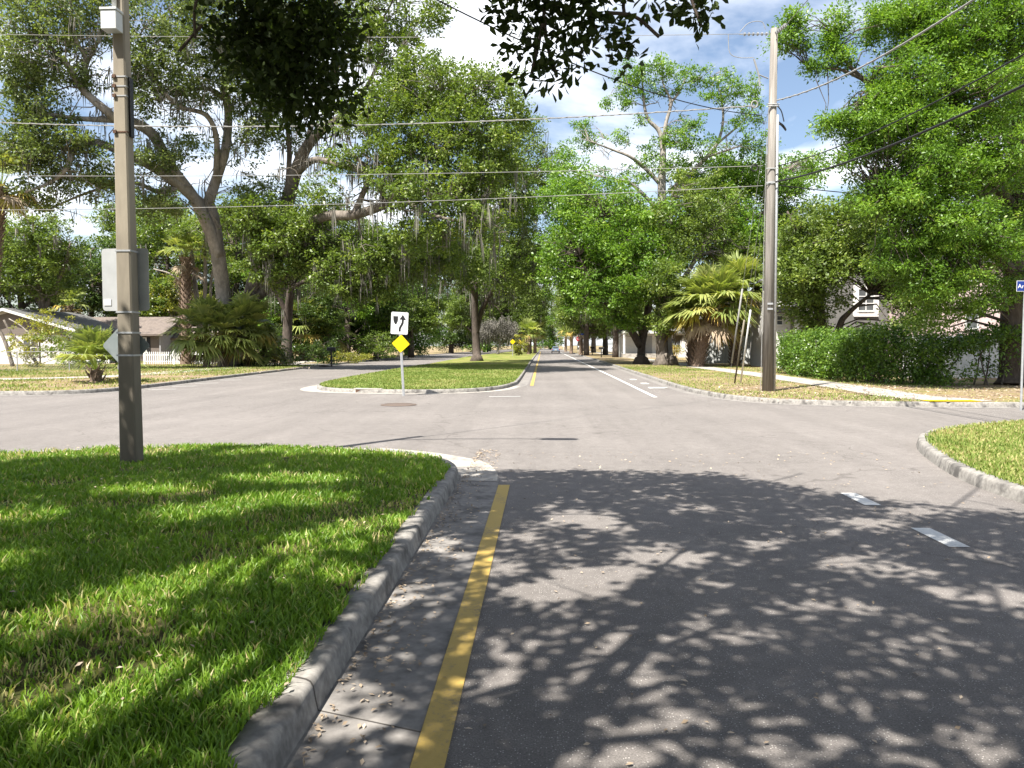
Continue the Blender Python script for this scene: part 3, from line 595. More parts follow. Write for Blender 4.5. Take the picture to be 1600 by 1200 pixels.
tree('tall_oak', 'tall sparse oak with tufted crown and bare pale limbs against the sky', A(1038, 566, 68),
  [[bp(1040, 566, 68, .7), bp(1037, 480, 68, .52), bp(1036, 380, 68, .42), bp(1034, 290, 68, .36), bp(1036, 235, 68, .26), bp(1030, 205, 68, .2), bp(1012, 185, 68, .15), bp(1005, 150, 68, .1), bp(1003, 100, 68, .05)],
   [bp(1036, 235, 68, .18), bp(1040, 195, 68, .16), bp(1048, 160, 68, .13), bp(1036, 130, 68, .07), bp(1034, 100, 68, .04)],
   [bp(1045, 165, 68, .12), bp(1060, 145, 68, .09), bp(1075, 115, 68, .04)],
   [bp(1034, 290, 68, .2), bp(1010, 265, 68, .17), bp(985, 245, 67, .14), bp(960, 235, 67, .1), bp(920, 220, 66, .05)],
   [bp(1030, 330, 68, .2), bp(990, 290, 67, .15), bp(960, 280, 66, .1), bp(930, 275, 66, .05)],
   [bp(1045, 300, 70, .2), bp(1090, 260, 70, .17), bp(1120, 225, 70, .14), bp(1130, 180, 70, .1), bp(1120, 120, 70, .04)],
   [bp(1120, 225, 70, .11), bp(1155, 195, 70, .08), bp(1180, 165, 70, .04)], [bp(1105, 245, 70, .12), bp(1150, 230, 70, .08), bp(1180, 215, 70, .04)]],
  [blob(x, y, 68, rx, ry, 1.6, max(4, int(rx*ry/36))) for x, y, rx, ry in tufts],
  'bright_leaf', 'bark_pale', 62, .24, (.45, .85), seed=23, twigs=1, nspur=30)
tree('shade_tree', 'dense rounded tree behind the wooden utility pole', A(1140, 560, 74),
  [[bp(1140, 565, 74, .6), bp(1140, 480, 74, .45), bp(1145, 380, 74, .3), bp(1150, 280, 74, .12)],
   [bp(1142, 430, 74, .3), bp(1190, 340, 74, .18), bp(1220, 280, 74, .08)]],
  [blob(1110, 280, 72, 55, 45, 4, 95), blob(1160, 270, 73, 50, 45, 4, 85), blob(1130, 350, 70, 70, 50, 4, 110), blob(1200, 290, 75, 50, 45, 4, 70), blob(1180, 380, 71, 60, 45, 4, 90), blob(1240, 300, 76, 50, 50, 4, 70), blob(1260, 260, 78, 40, 20, 3, 36)],
  'bright_leaf', 'bark', 66, .30, (.6, 1.1), seed=24)
tree('shade_oak', 'large bright green oak on the right corner beside the blue street name sign', G(1583, 601, KH),
  [[(np.array(G(1583, 601, KH)), .72), bp(1583, 585, 30.5, .5), bp(1580, 540, 30.5, .43), bp(1582, 480, 30.3, .40), bp(1586, 410, 30, .36), bp(1590, 320, 29.6, .3), bp(1592, 200, 29, .22), bp(1580, 60, 28.5, .12), bp(1570, -80, 28, .05)],
   [bp(1584, 430, 30, .24), bp(1545, 385, 29, .2), bp(1500, 360, 28, .15), bp(1440, 330, 27.5, .1), bp(1380, 320, 27, .05)],
   [bp(1588, 330, 29.6, .2), bp(1530, 260, 28.5, .17), bp(1460, 200, 27.8, .13), bp(1400, 160, 27.5, .1), bp(1350, 125, 27.3, .08), bp(1318, 90, 27, .05), bp(1300, 50, 27, .03)],
   [bp(1590, 240, 29.2, .18), bp(1530, 140, 28.5, .14), bp(1460, 80, 28, .1), bp(1420, 30, 27.6, .06), bp(1400, -10, 27.5, .04)],
   [bp(1350, 125, 27.3, .06), bp(1310, 108, 27, .05), bp(1265, 108, 27, .03)]],
  [blob(1560, 40, 28, 60, 60, 2.4, 130), blob(1470, 60, 27.5, 70, 60, 2.4, 140), blob(1500, 150, 27.5, 80, 50, 2.4, 150), blob(1400, 130, 27, 50, 45, 2, 70), blob(1410, 200, 27, 70, 45, 2.2, 120), blob(1370, 180, 27, 35, 45, 2, 50),
   blob(1540, 250, 27.5, 70, 50, 2.4, 120), blob(1440, 270, 27, 70, 45, 2.4, 120), blob(1480, 350, 27, 80, 45, 2.4, 120), blob(1390, 310, 27, 60, 40, 2.2, 80), blob(1540, 380, 28, 60, 45, 2.2, 80), blob(1420, 390, 27.5, 60, 40, 2.2, 75), blob(1480, 430, 27.5, 60, 30, 2, 55),
   blob(1240, 35, 27, 22, 14, .7, 12), blob(1225, 65, 27, 16, 14, .6, 8), blob(1250, 62, 27, 18, 12, .6, 8), blob(1305, 30, 27, 18, 18, .7, 11), blob(1300, 70, 27, 22, 22, .8, 15), blob(1315, 95, 27, 20, 12, .7, 8), blob(1275, 105, 27, 24, 6, .6, 6), blob(1380, 25, 27, 28, 22, 1.0, 20),
   blob(1365, 55, 27, 12, 14, .6, 6), blob(1300, 195, 27, 26, 16, .9, 14), blob(1320, 180, 27, 16, 12, .7, 7), blob(1345, 215, 27, 24, 20, .9, 16), blob(1330, 245, 27, 24, 16, .9, 13), blob(1420, 20, 27.5, 40, 30, 1.6, 40),
   blob(1620, 120, 29, 60, 90, 2.4, 110), blob(1600, 330, 29, 40, 60, 2, 45), blob(1500, -50, 28, 130, 40, 2.6, 120), blob(1560, 450, 29, 35, 25, 1.5, 22), blob(1620, 440, 30, 30, 40, 2, 25), blob(1490, 465, 27.5, 40, 24, 1.8, 18), blob(1530, 478, 28, 34, 22, 1.6, 14), blob(1460, 500, 28.5, 30, 14, 1.5, 10), blob(1450, 440, 27, 40, 35, 1.8, 35)],
  'bright_leaf', 'bark_dark', 118, .118, (.36, .72), seed=25, up=.7, ratio=.42)
tree('leaning_tree', 'dark leaning tree in front of the grey stucco house', A(1300, 560, 44),
  [[bp(1290, 575, 44, .42), bp(1285, 520, 44, .34), bp(1280, 480, 44, .3), bp(1285, 420, 43.5, .24), bp(1300, 370, 43, .15), bp(1310, 320, 42.5, .06)],
   [bp(1300, 575, 44, .3), bp(1312, 510, 43.5, .2), bp(1325, 490, 43, .14), bp(1360, 460, 42, .08)],
   [bp(1285, 420, 43.5, .15), bp(1250, 370, 43, .1), bp(1230, 330, 43, .05)]],
  [blob(1250, 400, 43, 40, 50, 2.4, 75), blob(1290, 350, 43, 60, 40, 2.6, 100), blob(1350, 340, 41, 50, 45, 2.6, 75), blob(1375, 400, 41, 55, 32, 2.2, 70), blob(1300, 420, 42, 40, 35, 2, 40), blob(1250, 460, 44, 30, 30, 2, 26), blob(1432, 462, 40, 46, 30, 2, 46), blob(1422, 500, 39, 26, 16, 1.5, 16), blob(1270, 430, 42, 45, 45, 2.5, 60), blob(1235, 430, 44, 30, 50, 2, 40), blob(1412, 425, 40, 38, 30, 2, 36), blob(1320, 390, 41, 50, 35, 2, 50), blob(1300, 470, 43, 25, 20, 1.5, 10), blob(1256, 470, 44, 22, 42, 1.5, 34), blob(1270, 510, 44, 28, 14, 1.2, 14), blob(1225, 420, 46, 26, 30, 1.6, 26), blob(1212, 385, 47, 24, 30, 1.6, 22)],
  'oak_leaf', 'bark_dark', 66, .21, (.45, .85), seed=26)

# ------------------------------------------------------------------ trees filling the back of the lots (three builds, then copies)
def wood_proto(name, label, leafmat, seed, loc, H, n, per, low, group):
    rng = np.random.default_rng(seed); base = np.array(loc, float)
    br = [[(base, .45), (base+[.1, 0, H*.3], .32), (base+[.3, .2, H*.6], .2), (base+[.2, .1, H*.9], .06)]]
    for k in range(7):
        a = k*2.4+rng.uniform(); z0 = H*(.2+.09*k)
        br.append([(base+[.1, 0, z0], .16), (base+[math.cos(a)*1.6, math.sin(a)*1.6, z0+H*.1], .1), (base+[math.cos(a)*3.4, math.sin(a)*3.4, z0+H*.2], .03)])
    bl = []
    for k in range(n):
        a = rng.uniform(0, 6.28); z = H*rng.uniform(low, 1.0); rr = rng.uniform(.6, 1)*4.2*math.sqrt(max(.15, 1-((z/H-.55)/.62)**2))
        bl.append((base+np.array([math.cos(a)*rr, math.sin(a)*rr, z]), (1.7, 1.7, 1.3), 15))
    return tree(name, label, loc, br, bl, leafmat, 'bark_dark', per, .32, (.55, 1.1), seed=seed, group=group, moss=40, moss_ln=(.6, 2.2))
GB = 'trees along the back of the lots'
pr1 = wood_proto('background_tree', 'tall dark green tree standing behind the brown shingle roofed house', 'oak_leaf', 41, (-34, 84, 0), 17, 52, 46, .2, GB)
pr2 = wood_proto('background_tree', 'leafy tree at the left edge in front of the woods, beside the white house', 'dark_leaf', 42, (-48, 80, 0), 13, 42, 46, .1, GB)
pr3 = wood_proto('background_tree', 'low bright tree behind the yellow diamond marker', 'bright_leaf', 43, (-22, 86, 0), 12, 40, 46, .04, GB)
spots = [(pr1, -27, 88, 1, (1.0, 1.0), 'dark tree between the two palm trunks and the mossy oak bases'), (pr2, -54, 78, 2, (1.1, 1.1), 'tree cut by the left edge of the photo behind the white house'),
 (pr3, -26.5, 79, 1.2, (.9, .8), 'bright green tree far behind the palm clump at left'), (pr1, -40, 82, 3, (1.1, .92), 'dark tree rising straight behind the concrete pole'),
 (pr2, -19.5, 90, .5, (1.0, .85), 'dark thicket tree behind the black mailbox'), (pr2, -25, 94, 2.5, (1.1, .95), 'dark tree behind the two yellowing palms'),
 (pr1, -17.8, 104, 4, (1.0, .85), 'tree at the bend of the left carriageway'), (pr3, -20.8, 118, 2, (1.1, 1.2), 'tree left of the distant stop sign'),
 (pr1, -13, 148, 2, (1.2, 1.1), 'far tree above the end of the left carriageway'), (pr2, -19, 160, 0, (1.3, 1.2), 'far dark tree behind the distant stop sign'),
 (pr1, -5, 152, 5, (1.05, 1.15), 'median oak behind the bare grey tree'), (pr1, -3.8, 175, 1, (1.0, 1.1), 'median tree arching over the far yellow line'),
 (pr1, 9.5, 100, 1, (1.0, 1.15), 'street tree arching over the three black mailbox posts'), (pr1, 10.5, 128, 4, (1.1, 1.15), 'dark street tree above the red stop sign'),
 (pr1, 11, 165, 2, (1.3, 1.2), 'street tree above the blue car on its right'), (pr3, 4, 330, 1, (2.2, 2.0), 'hazy tree closing the far end of the street'),
 (pr2, -9, 300, 1, (2.0, 1.8), 'far tree left of the street end'), (pr1, 14, 290, 1, (2.0, 1.6), 'far tree right of the street end'), (pr1, -16, 230, 3, (1.7, 1.5), 'distant tree behind the yellow warning signs'),
 (pr1, -48, 92, 1.5, (1.2, 1.15), 'tall tree far behind the white house at the left edge'), (pr2, -36, 98, .7, (1.3, 1.5), 'tall dark tree far behind the mossy oak limbs'), (pr1, -24, 104, 3.3, (1.2, 1.1), 'tall tree far behind the keep right sign'), (pr1, -6.5, 215, 2, (1.5, 1.5), 'median tree near the vanishing end of the street'),
 (pr1, 6.8, 118, 2.2, (1.0, 1.1), 'street tree leaning over the road beyond the mailboxes'), (pr1, -2.4, 150, 3.1, (.95, 1.3), 'median tree overhanging the road beyond the mossy median oak'), (pr1, 21, 80, 2, (1.0, .95), 'tree behind the pale panel fence'), (pr2, 27, 74, 3, (1.1, 1.1), 'tree behind the grey stucco house'), (pr1, 35, 62, 4, (1.1, 1.1), 'tree behind the pink house'),
 (pr1, 17, 116, 5, (1.0, 1.0), 'tree behind the white porch house'), (pr3, -55, 62, 2, (1.2, 1.3), 'bushy tree outside the left edge by the white house'),
 (pr2, -23.5, 76, 1, (.8, .7), 'shrubby dark tree right of the palm clump'), (pr3, -14, 190, 1, (1.6, 1.6), 'pale far tree beyond the left carriageway bend'), (pr1, 12, 215, 1, (1.6, 1.5), 'far street tree behind the parked cars on the right')]
for (o, x, y, rz, sc, lab) in spots: copy_tree(o, (x, y, 0), rz, sc, lab)
tree('yellow_shrub', 'yellow green tall bush showing behind the brown house roof', (-37.5, 78, 0), [[(np.array((-37.5, 78, 0.)), .15), (np.array((-37.4, 78, 3.5)), .1), (np.array((-37.2, 78, 7.0)), .04)]],
     [((-38.2, 78, 6.6), (2.6, 1.6, 2.4), 70), ((-35.6, 78, 5.6), (1.8, 1.4, 2.2), 40)], 'yellow_leaf', 'bark_pale', 42, .22, (.4, .7), seed=51, cat='bush')
# understorey bushes
def bush(name, label, c, r, n, leafmat, seed, L=.16, per=50, cat='bush', csz=(.25, .5)):
    c = np.array(c, float)
    return tree(name, label, (c[0], c[1], 0), [[(np.array((c[0], c[1], 0.)), .06), (c+[0, 0, -.2], .05), (c+[.1, 0, r[2]*.5], .02)]], [(c, r, n)], leafmat, 'twig', per, L, csz, seed=seed, cat=cat, twig_r=.02)
bush('bush', 'dense dark bush on the dry bank behind the keep right sign', (-17.6, 82, 1.6), (2.6, 2, 1.7), 60, 'oak_leaf', 61, .22)
bush('bush', 'low dark bush at the foot of the small palm clump', (-20.2, 55.5, .7), (3.0, 1.2, .8), 45, 'dark_leaf', 62)
bush('bush', 'dry grassy shrub on the bank right of the black mailbox', (-17.8, 70, .6), (2.6, 1.2, .55), 45, 'yellow_leaf', 63, .13)
bush('bush', 'bush beside the white panel house wall under the street oaks', (13.9, 82, .9), (1.0, .8, .9), 26, 'palm_yellow', 64, .14)
bush('bush', 'green bush beyond the palm trunks, in front of the white porch', (11.4, 104, .7), (1.7, .8, .7), 30, 'bright_leaf', 65, .16)
bush('bush', 'loose leafy shrub with pale stems by the chain link fence at the left edge', (-34.8, 52, 2.1), (2.9, 1.4, 2.0), 84, 'yellow_leaf', 66, .18, 40)
bush('bush', 'taller yellow green bush hiding the right half of the white house', (-31.5, 50, 1.6), (2.2, 1.2, 1.5), 60, 'oak_leaf', 69, .17, 40)
bush('bush', 'dark bush on the verge between palms and young oak', (-18.4, 64, 1.2), (1.6, 1.2, 1.3), 36, 'dark_leaf', 67, .2)
bush('bush', 'yellow green shrub by the far yellow warning signs', (-3.6, 118, 1.5), (1.5, 1.2, 1.6), 30, 'yellow_leaf', 68, .26)
# bare grey moss covered tree on the far median
def grey_tree():
    b = np.array(G(778, 553.5, KH)); Y = b[1]; rng = np.random.default_rng(5)
    br = [[(b, .3), bp(778, 545, Y, .22), bp(781, 538, Y, .18), bp(776, 528, Y, .12), bp(766, 515, Y, .07)], [bp(780, 540, Y, .16), bp(788, 530, Y, .11), bp(797, 518, Y, .06)],
          [bp(781, 538, Y, .12), bp(782, 520, Y, .1), bp(784, 498, Y, .05)], [bp(788, 530, Y, .08), bp(803, 532, Y, .05)], [bp(776, 528, Y, .08), bp(758, 528, Y, .05), bp(750, 530, Y, .03)]]
    tree('grey_tree', 'small leafless grey tree smothered in hanging moss on the far median', b, br,
         [blob(780, 512, Y, 28, 15, 2, 90), blob(762, 520, Y, 20, 12, 2, 45), blob(800, 518, Y, 18, 14, 2, 50)], 'moss', 'bark_pale', 50, .34, (.4, .8), flat=1.2, moss=160, moss_ln=(.8, 2.2), seed=71, mosszmin=2, ratio=.3)
grey_tree()

# ------------------------------------------------------------------ palms
def fan(rng, V, Fc, T, c, d, size, droop, nseg=22, arc=2.5):
    """one fan frond: stalk plus radiating drooping segments"""
    d = d/np.linalg.norm(d); side = np.cross(d, [0, 0, 1.0]); side = side/(np.linalg.norm(side)+1e-6); up = np.cross(side, d)
    st = size*rng.uniform(.75, 1.05); e = c + d*st + np.array([0, 0, -droop*.22*st])
    o = len(V); wv = side*.022*size; V += [c-wv, c+wv, e+wv, e-wv]; T += [.35]*4; Fc += [(o, o+1, o+2), (o, o+2, o+3)]
    t0 = rng.uniform(); dd = d*.9 + np.array([0, 0, -droop*.35]); dd /= np.linalg.norm(dd)
    up2 = np.cross(side, dd)
    for k in range(nseg):
        a = (k/(nseg-1)-.5)*2*arc/2*1.05; ln = size*rng.uniform(.8, 1.05)*(1-.18*abs(a)/1.3)
        q = dd*math.cos(a) + side*math.sin(a); q = q + up2*.22*abs(math.sin(a)); q /= np.linalg.norm(q)
        p1 = e + q*ln*.55; p2 = e + q*ln + np.array([0, 0, -ln*(.18+.5*droop)*rng.uniform(.5, 1.4)]) + rng.normal(size=3)*.05*ln
        ww = np.cross(q, up2); ww = ww/(np.linalg.norm(ww)+1e-6)*size*.048
        o = len(V); V += [e, p1+ww, p1-ww, p2]; tt = min(1, max(0, .5*t0+.5*rng.uniform())); T += [tt]*4
        Fc += [(o, o+1, o+2), (o+2, o+1, o+3)]
def palm(name, label, base, top, trunk_r, size, ngreen, nyellow, ndead, seed, boots=True, nseg=22, skirt=0, up=.15):
    rng = np.random.default_rng(seed); base = Vector(base); root = thing(name, label, 'palm', base)
    b = np.array(base); t = np.array(top, float); mb = MB()
    mid = b+(t-b)*.5+np.array([(t-b)[0]*-.12, 0, 0])
    pts = smoothpts([b, mid, t], 6); mb.tube(pts, [trunk_r*(1.25 if i == 0 else 1) for i in range(len(pts))], 12)
    if boots:                                 # criss-cross leaf bases
        H = np.linalg.norm(t-b); nb = int(H*26)
        for k in range(nb):
            f = k/nb; i = min(len(pts)-2, int(f*(len(pts)-1))); p = pts[i]+(pts[i+1]-pts[i])*(f*(len(pts)-1)-i); a = k*2.4
            o_ = np.array([math.cos(a), math.sin(a), 0]); s_ = np.array([-math.sin(a), math.cos(a), 0])
            mb.tube([p+o_*trunk_r*.8, p+o_*trunk_r*1.2+s_*.12+[0, 0, .16], p+o_*trunk_r*1.5+s_*.2+[0, 0, .34]], [.06, .045, .02], 5)
    part(mb, 'trunk', 'palm_trunk', root, smooth=False)
    for nm, mt, n, lo, hi, dr in (('fronds', 'palm_green', ngreen, up, 1.45, (.05, .6)), ('yellow_fronds', 'palm_yellow', nyellow, -.5, .35, (.3, .7)), ('dead_fronds', 'palm_dead', ndead, -.62, .15, (.5, .85))):
        if not n: continue
        V = []; Fc = []; T = []
        for k in range(n):
            a = k*2.399+rng.uniform(-.3, .3); el = rng.uniform(lo, hi) if nm != 'fronds' else lo+(hi-lo)*((k+.5)/n)**1.0
            d = np.array([math.cos(a)*math.cos(el), math.sin(a)*math.cos(el), math.sin(el)])
            c = t + np.array([0, 0, -.25*(nm == 'yellow_fronds') - rng.uniform(.2, .7+skirt)*(nm == 'dead_fronds')])
            fan(rng, V, Fc, T, c, d, size*rng.uniform(.8, 1.08)*(.66 if nm == 'dead_fronds' else .85 if nm == 'yellow_fronds' else 1), rng.uniform(*dr)*(1.0 if el < .6 else .5), nseg)
        link(nm, np_mesh(nm, np.array(V), np.array(Fc), 3, np.array(T)), mt, root, -base)
    return root
palm('fan_palm', 'small trunkless fan palm on the left corner verge beside the concrete pole', G(150, 597, KH), G(150, 597, KH)+Vector((0, 0, .5)), .22, 1.25, 26, 2, 1, 81, boots=True, nseg=24, up=.25)
pb = G(1098, 573, KH); pt = A(1112, 484, pb.y)
palm('cabbage_palm', 'big leaning cabbage palm with a ragged brown skirt left of the wooden utility pole', pb+Vector((-.35, 0, 0)), pt, .40, 2.05, 66, 15, 13, 82, nseg=26, skirt=.05, up=-.2)
p2 = A(1150, 458, pb.y+3)
palm('cabbage_palm', 'second cabbage palm, taller and partly behind the leaning one', (p2.x, pb.y+3, KH), p2, .34, 1.9, 46, 10, 8, 83, nseg=22, skirt=.4, up=-.1)
p3 = A(1076, 500, pb.y+4)
palm('cabbage_palm', 'dark trunked cabbage palm behind the leaning one on its left', (p3.x+.3, pb.y+4, KH), p3, .30, 1.6, 26, 5, 5, 84, nseg=20, skirt=.4)
for i, (px, py, by, Y, sz, lab) in enumerate([(322, 520, 576, 53, 1.9, 'bushy fan palm at the left end of the clump by the picket fence'), (352, 528, 576, 53.5, 1.9, 'bushy fan palm in the middle of the clump under the mossy oaks'),
        (385, 518, 576, 55, 2.0, 'bushy fan palm at the right end of the clump under the mossy oaks'), (412, 548, 574, 56, 1.4, 'low fan palm on the verge left of the young oak trunk')]):
    t = A(px, py, Y); palm('fan_palm', lab, (t.x, Y, KH), t, .24, sz*.9, 46, 3, 4, 90+i, boots=False, nseg=20, skirt=.3, up=-.5)
t = A(476, 517, 76); palm('cabbage_palm', 'yellowing palm behind the black mailbox, the left one of a pair', (t.x, 76, KH), t, .3, 2.1, 24, 12, 8, 95, nseg=18, skirt=.4)
t = A(508, 525, 78); palm('cabbage_palm', 'greener palm right above the black mailbox, the right one of a pair', (t.x, 78, KH), t, .3, 2.1, 28, 6, 5, 96, nseg=18, skirt=.3)
t = A(291, 402, 60); palm('cabbage_palm', 'tall dark trunked palm with a brown boot covered stem by the house gable', (t.x-.2, 60, KH), t, .36, 1.4, 30, 0, 4, 97, nseg=18, skirt=.4)
t = A(2, 292, 45); palm('cabbage_palm', 'brown fronded palm crown at the left edge of the photo', (t.x-1.2, 45, KH), t, .3, 1.7, 12, 8, 16, 98, nseg=18)
t = A(108, 478, 72); palm('cabbage_palm', 'palm showing above the roof of the brown house', (t.x, 72, KH), t, .3, 1.3, 22, 4, 5, 99, nseg=16)
for i, (px, py, Y, lab) in enumerate([(908, 513, 128, 'leafy palm above the distant red stop sign'), (893, 514, 150, 'palm left of the distant street name sign'), (836, 520, 150, 'palm on the far end of the median'), (826, 522, 135, 'short palm behind the yellow warning signs'), (884, 522, 190, 'small distant palm beside the blue car')]):
    t = A(px, py, Y); palm('cabbage_palm', lab, (t.x, Y, KH), t, .32, 1.8, 30, 5, 4, 110+i, boots=False, nseg=14, skirt=.1, up=-.1)
# pale multi-stemmed trunk group beside the tall palm
tree('pale_tree', 'pale multi stemmed tree beside the tall boot covered palm', (A(318, 574, 61).x, 61, KH),
     [[bp(312, 574, 61, .3), bp(311, 500, 61, .22), bp(303, 430, 61, .18), bp(296, 360, 61, .12)], [bp(318, 574, 61, .3), bp(319, 500, 61, .2), bp(321, 420, 61, .15), bp(318, 350, 60, .1)],
      [bp(325, 574, 61, .25), bp(328, 500, 61, .16), bp(331, 430, 61, .1), bp(345, 390, 61, .06)], [bp(306, 460, 61, .1), bp(270, 430, 60, .07), bp(240, 420, 60, .04)]],
     [blob(300, 360, 60, 40, 25, 2, 30), blob(340, 385, 61, 25, 20, 1.5, 14)], 'oak_leaf', 'bark_pale', 50, .22, (.4, .8), seed=72)

# ------------------------------------------------------------------ hedge and lawn edge plants
def hedge():
    rng = np.random.default_rng(31)
    path = smoothpts([(14.1, 43, 0), (13.7, 36, 0), (13.8, 32.6, 0), (15.2, 30.6, 0), (17.5, 30.2, 0), (20.2, 30.3, 0)], 8)
    root = thing('hedge', 'long clipped leafy hedge curving along the right corner sidewalk', 'hedge', (14.6, 31.5, KH))
    C = []
    P = np.array(path); seg = np.linalg.norm(np.diff(P[:, :2], axis=0), axis=1); cum = np.concatenate([[0], np.cumsum(seg)])
    for k in range(1350):
        s = rng.uniform(0, cum[-1]); i = min(len(seg)-1, np.searchsorted(cum, s)-1 if s > 0 else 0); f = (s-cum[i])/max(seg[i], 1e-6)
        p = P[i]+(P[i+1]-P[i])*f; t = (P[i+1]-P[i]); t /= np.linalg.norm(t); n_ = np.array([-t[1], t[0], 0])
        thin = p[0] > 15.7
        a = rng.uniform(-1, 1); z = rng.uniform(.22, 2.1)
        if abs(a) < .55 and z < 1.6: a = math.copysign(.55+.45*rng.uniform(), a)
        if thin and rng.uniform() < (.76 if z < 1.5 else .08): continue
        hw = 1.15*(1-.25*max(0, z-1.5)); C.append(p + n_*a*hw + np.array([0, 0, KH+z+.18*math.sin(s*1.3)]))
    C = np.array(C); S = rng.uniform(.26, .46, len(C))
    V, Fc, T = leaves_of(rng, C, S, 52, .125, .85, .55, .5)
    link('foliage', np_mesh('foliage', V, Fc, 4, T), 'hedge_leaf', root, -root.location)
    mb = MB()
    for k in range(60):
        s = rng.uniform(0, cum[-1]); i = min(len(seg)-1, max(0, np.searchsorted(cum, s)-1)); p = P[i]+rng.normal(size=3)*[.3, .3, 0]
        p[2] = KH; q = p + [rng.normal()*.3, rng.normal()*.3, 1.0]; mb.tube([p, (p+q)/2+rng.normal(size=3)*.06, q, q+[rng.normal()*.3, rng.normal()*.3, .8]], [.035, .03, .022, .01], 5)
    part(mb, 'stems', 'twig', root)
hedge()

# ------------------------------------------------------------------ the shade tree overhead, behind the photographer
def shade_tree():
    rng = np.random.default_rng(99); base = Vector((-5.4, -4.5, KH))
    root = thing('shade_tree', 'overhanging tree whose dark leafy boughs dip in from the top of the photo', 'tree', base)
    b = np.array(base); mb = MB(); sk = []
    def edge(x):                               # far edge of the shade on the ground
        return np.interp(x, [-10, -7.3, -5, -3, -1, .4, 2.2, 2.9, 3.6, 4.9, 7], [9.2, 9.7, 10.6, 10.7, 10.2, 10.25, 10.1, 9.3, 8.4, 7.7, 7.0])
    # sunny gaps, located on the ground from the photograph
    H = []
    def hole(px, py, rx, ry, z=0.0):
        c = G(px, py, z); ex = abs(G(px+rx, py, z).x-c.x); ey = abs(G(px, py-ry, z).y-G(px, py+ry, z).y)/2; H.append((c.x, c.y, ex, ey))
    for h in [(850, 925, 80, 22), (930, 900, 85, 18), (1050, 870, 95, 14), (1180, 850, 45, 10), (900, 810, 55, 12), (960, 825, 45, 10), (820, 840, 40, 12), (840, 790, 30, 7), (1090, 795, 45, 6), (1080, 905, 45, 9),
              (1310, 877, 60, 12), (1400, 890, 80, 10), (1500, 930, 60, 16), (1580, 935, 60, 16), (1330, 950, 70, 14), (1245, 945, 40, 8), (1000, 1000, 60, 22), (960, 985, 50, 12), (930, 1015, 50, 14), (1080, 995, 60, 10), (1170, 985, 55, 8), (970, 985, 40, 8),
              (1000, 1055, 55, 22), (920, 1055, 40, 18), (1395, 1010, 40, 10), (1400, 1025, 50, 8), (1500, 1025, 60, 8), (1340, 1055, 40, 18), (1140, 1085, 25, 9), (1000, 1140, 90, 30), (1070, 1115, 60, 18), (930, 1185, 110, 30), (1200, 1165, 120, 22), (1330, 1105, 60, 12), (1260, 1110, 40, 10),
              (1460, 1160, 80, 22), (1560, 1180, 60, 24), (1390, 740, 0, 0), (690, 850, 40, 14), (745, 870, 40, 10), (640, 925, 40, 14), (660, 945, 55, 10), (560, 1065, 50, 14), (600, 1110, 60, 12), (530, 1165, 55, 22), (780, 1080, 60, 16), (745, 1005, 40, 12), (800, 885, 40, 10), (1280, 830, 40, 9), (1360, 815, 60, 9), (1450, 800, 60, 7), (1545, 870, 40, 8)]:
        if h[2]: hole(*h)
    for h in [(330, 1035, 190, 40), (160, 1075, 100, 26), (430, 1010, 90, 26), (90, 945, 70, 12), (190, 930, 110, 12), (300, 900, 80, 16), (380, 880, 70, 14), (450, 855, 60, 14), (520, 835, 70, 16), (580, 815, 60, 16), (330, 790, 70, 10), (420, 775, 60, 12), (500, 770, 60, 10), (120, 1150, 60, 18), (260, 1170, 60, 14), (60, 795, 60, 12), (30, 860, 30, 14), (560, 880, 60, 12), (640, 800, 40, 10), (250, 755, 80, 6), (470, 740, 90, 7), (30, 1110, 50, 14), (300, 965, 90, 10)]:
        hole(h[0], h[1], h[2]*1.18, h[3]*1.25, z=.2)
    H = np.array(H)
    def lit(x, y, k=1.0): return (((x[:, None]-H[:, 0])/(H[:, 2]*k+1e-6))**2 + ((y[:, None]-H[:, 1])/(H[:, 3]*k+1e-6))**2).min(1) < 1
    C = []
    n = 90000
    x = rng.uniform(-9.5, 7.0, n); y = rng.uniform(-4.0, 11.0, n); z = rng.uniform(5.5, 7.6, n)
    keep = (y < edge(x) - .25 + rng.normal(size=n)*.12) & ~lit(x, y, 1.10)
    x, y, z = x[keep], y[keep], z[keep]
    pos = np.stack([x, y, np.zeros_like(x)], 1) - SUN[None]*(z/-SUN[2])[:, None]*1.0
    pos[:, 2] = z
    qx, qy = proj(pos); vis = (qx > -60) & (qx < 1660) & (qy > -45) & (qy < 1300)
    pos = pos[~vis]; pos = pos[rng.permutation(len(pos))[:27000]]
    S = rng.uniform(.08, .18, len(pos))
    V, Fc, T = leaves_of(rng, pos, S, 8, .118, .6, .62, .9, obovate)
    # boughs seen against the sky
    seen = []
    def spray(px, py, Y, rx, ry, rd, n): seen.append(blob(px, py, Y, rx, ry, rd, n))
    spray(435, 40, 6.3, 100, 55, .55, 140); spray(455, 115, 6.2, 82, 46, .5, 100); spray(478, 155, 6.2, 55, 28, .35, 32); spray(400, 70, 6.4, 50, 50, .4, 50); spray(545, 140, 6.1, 20, 14, .2, 7); spray(440, -30, 6.2, 130, 40, .6, 70)
    spray(520, 60, 6.2, 40, 40, .4, 30)
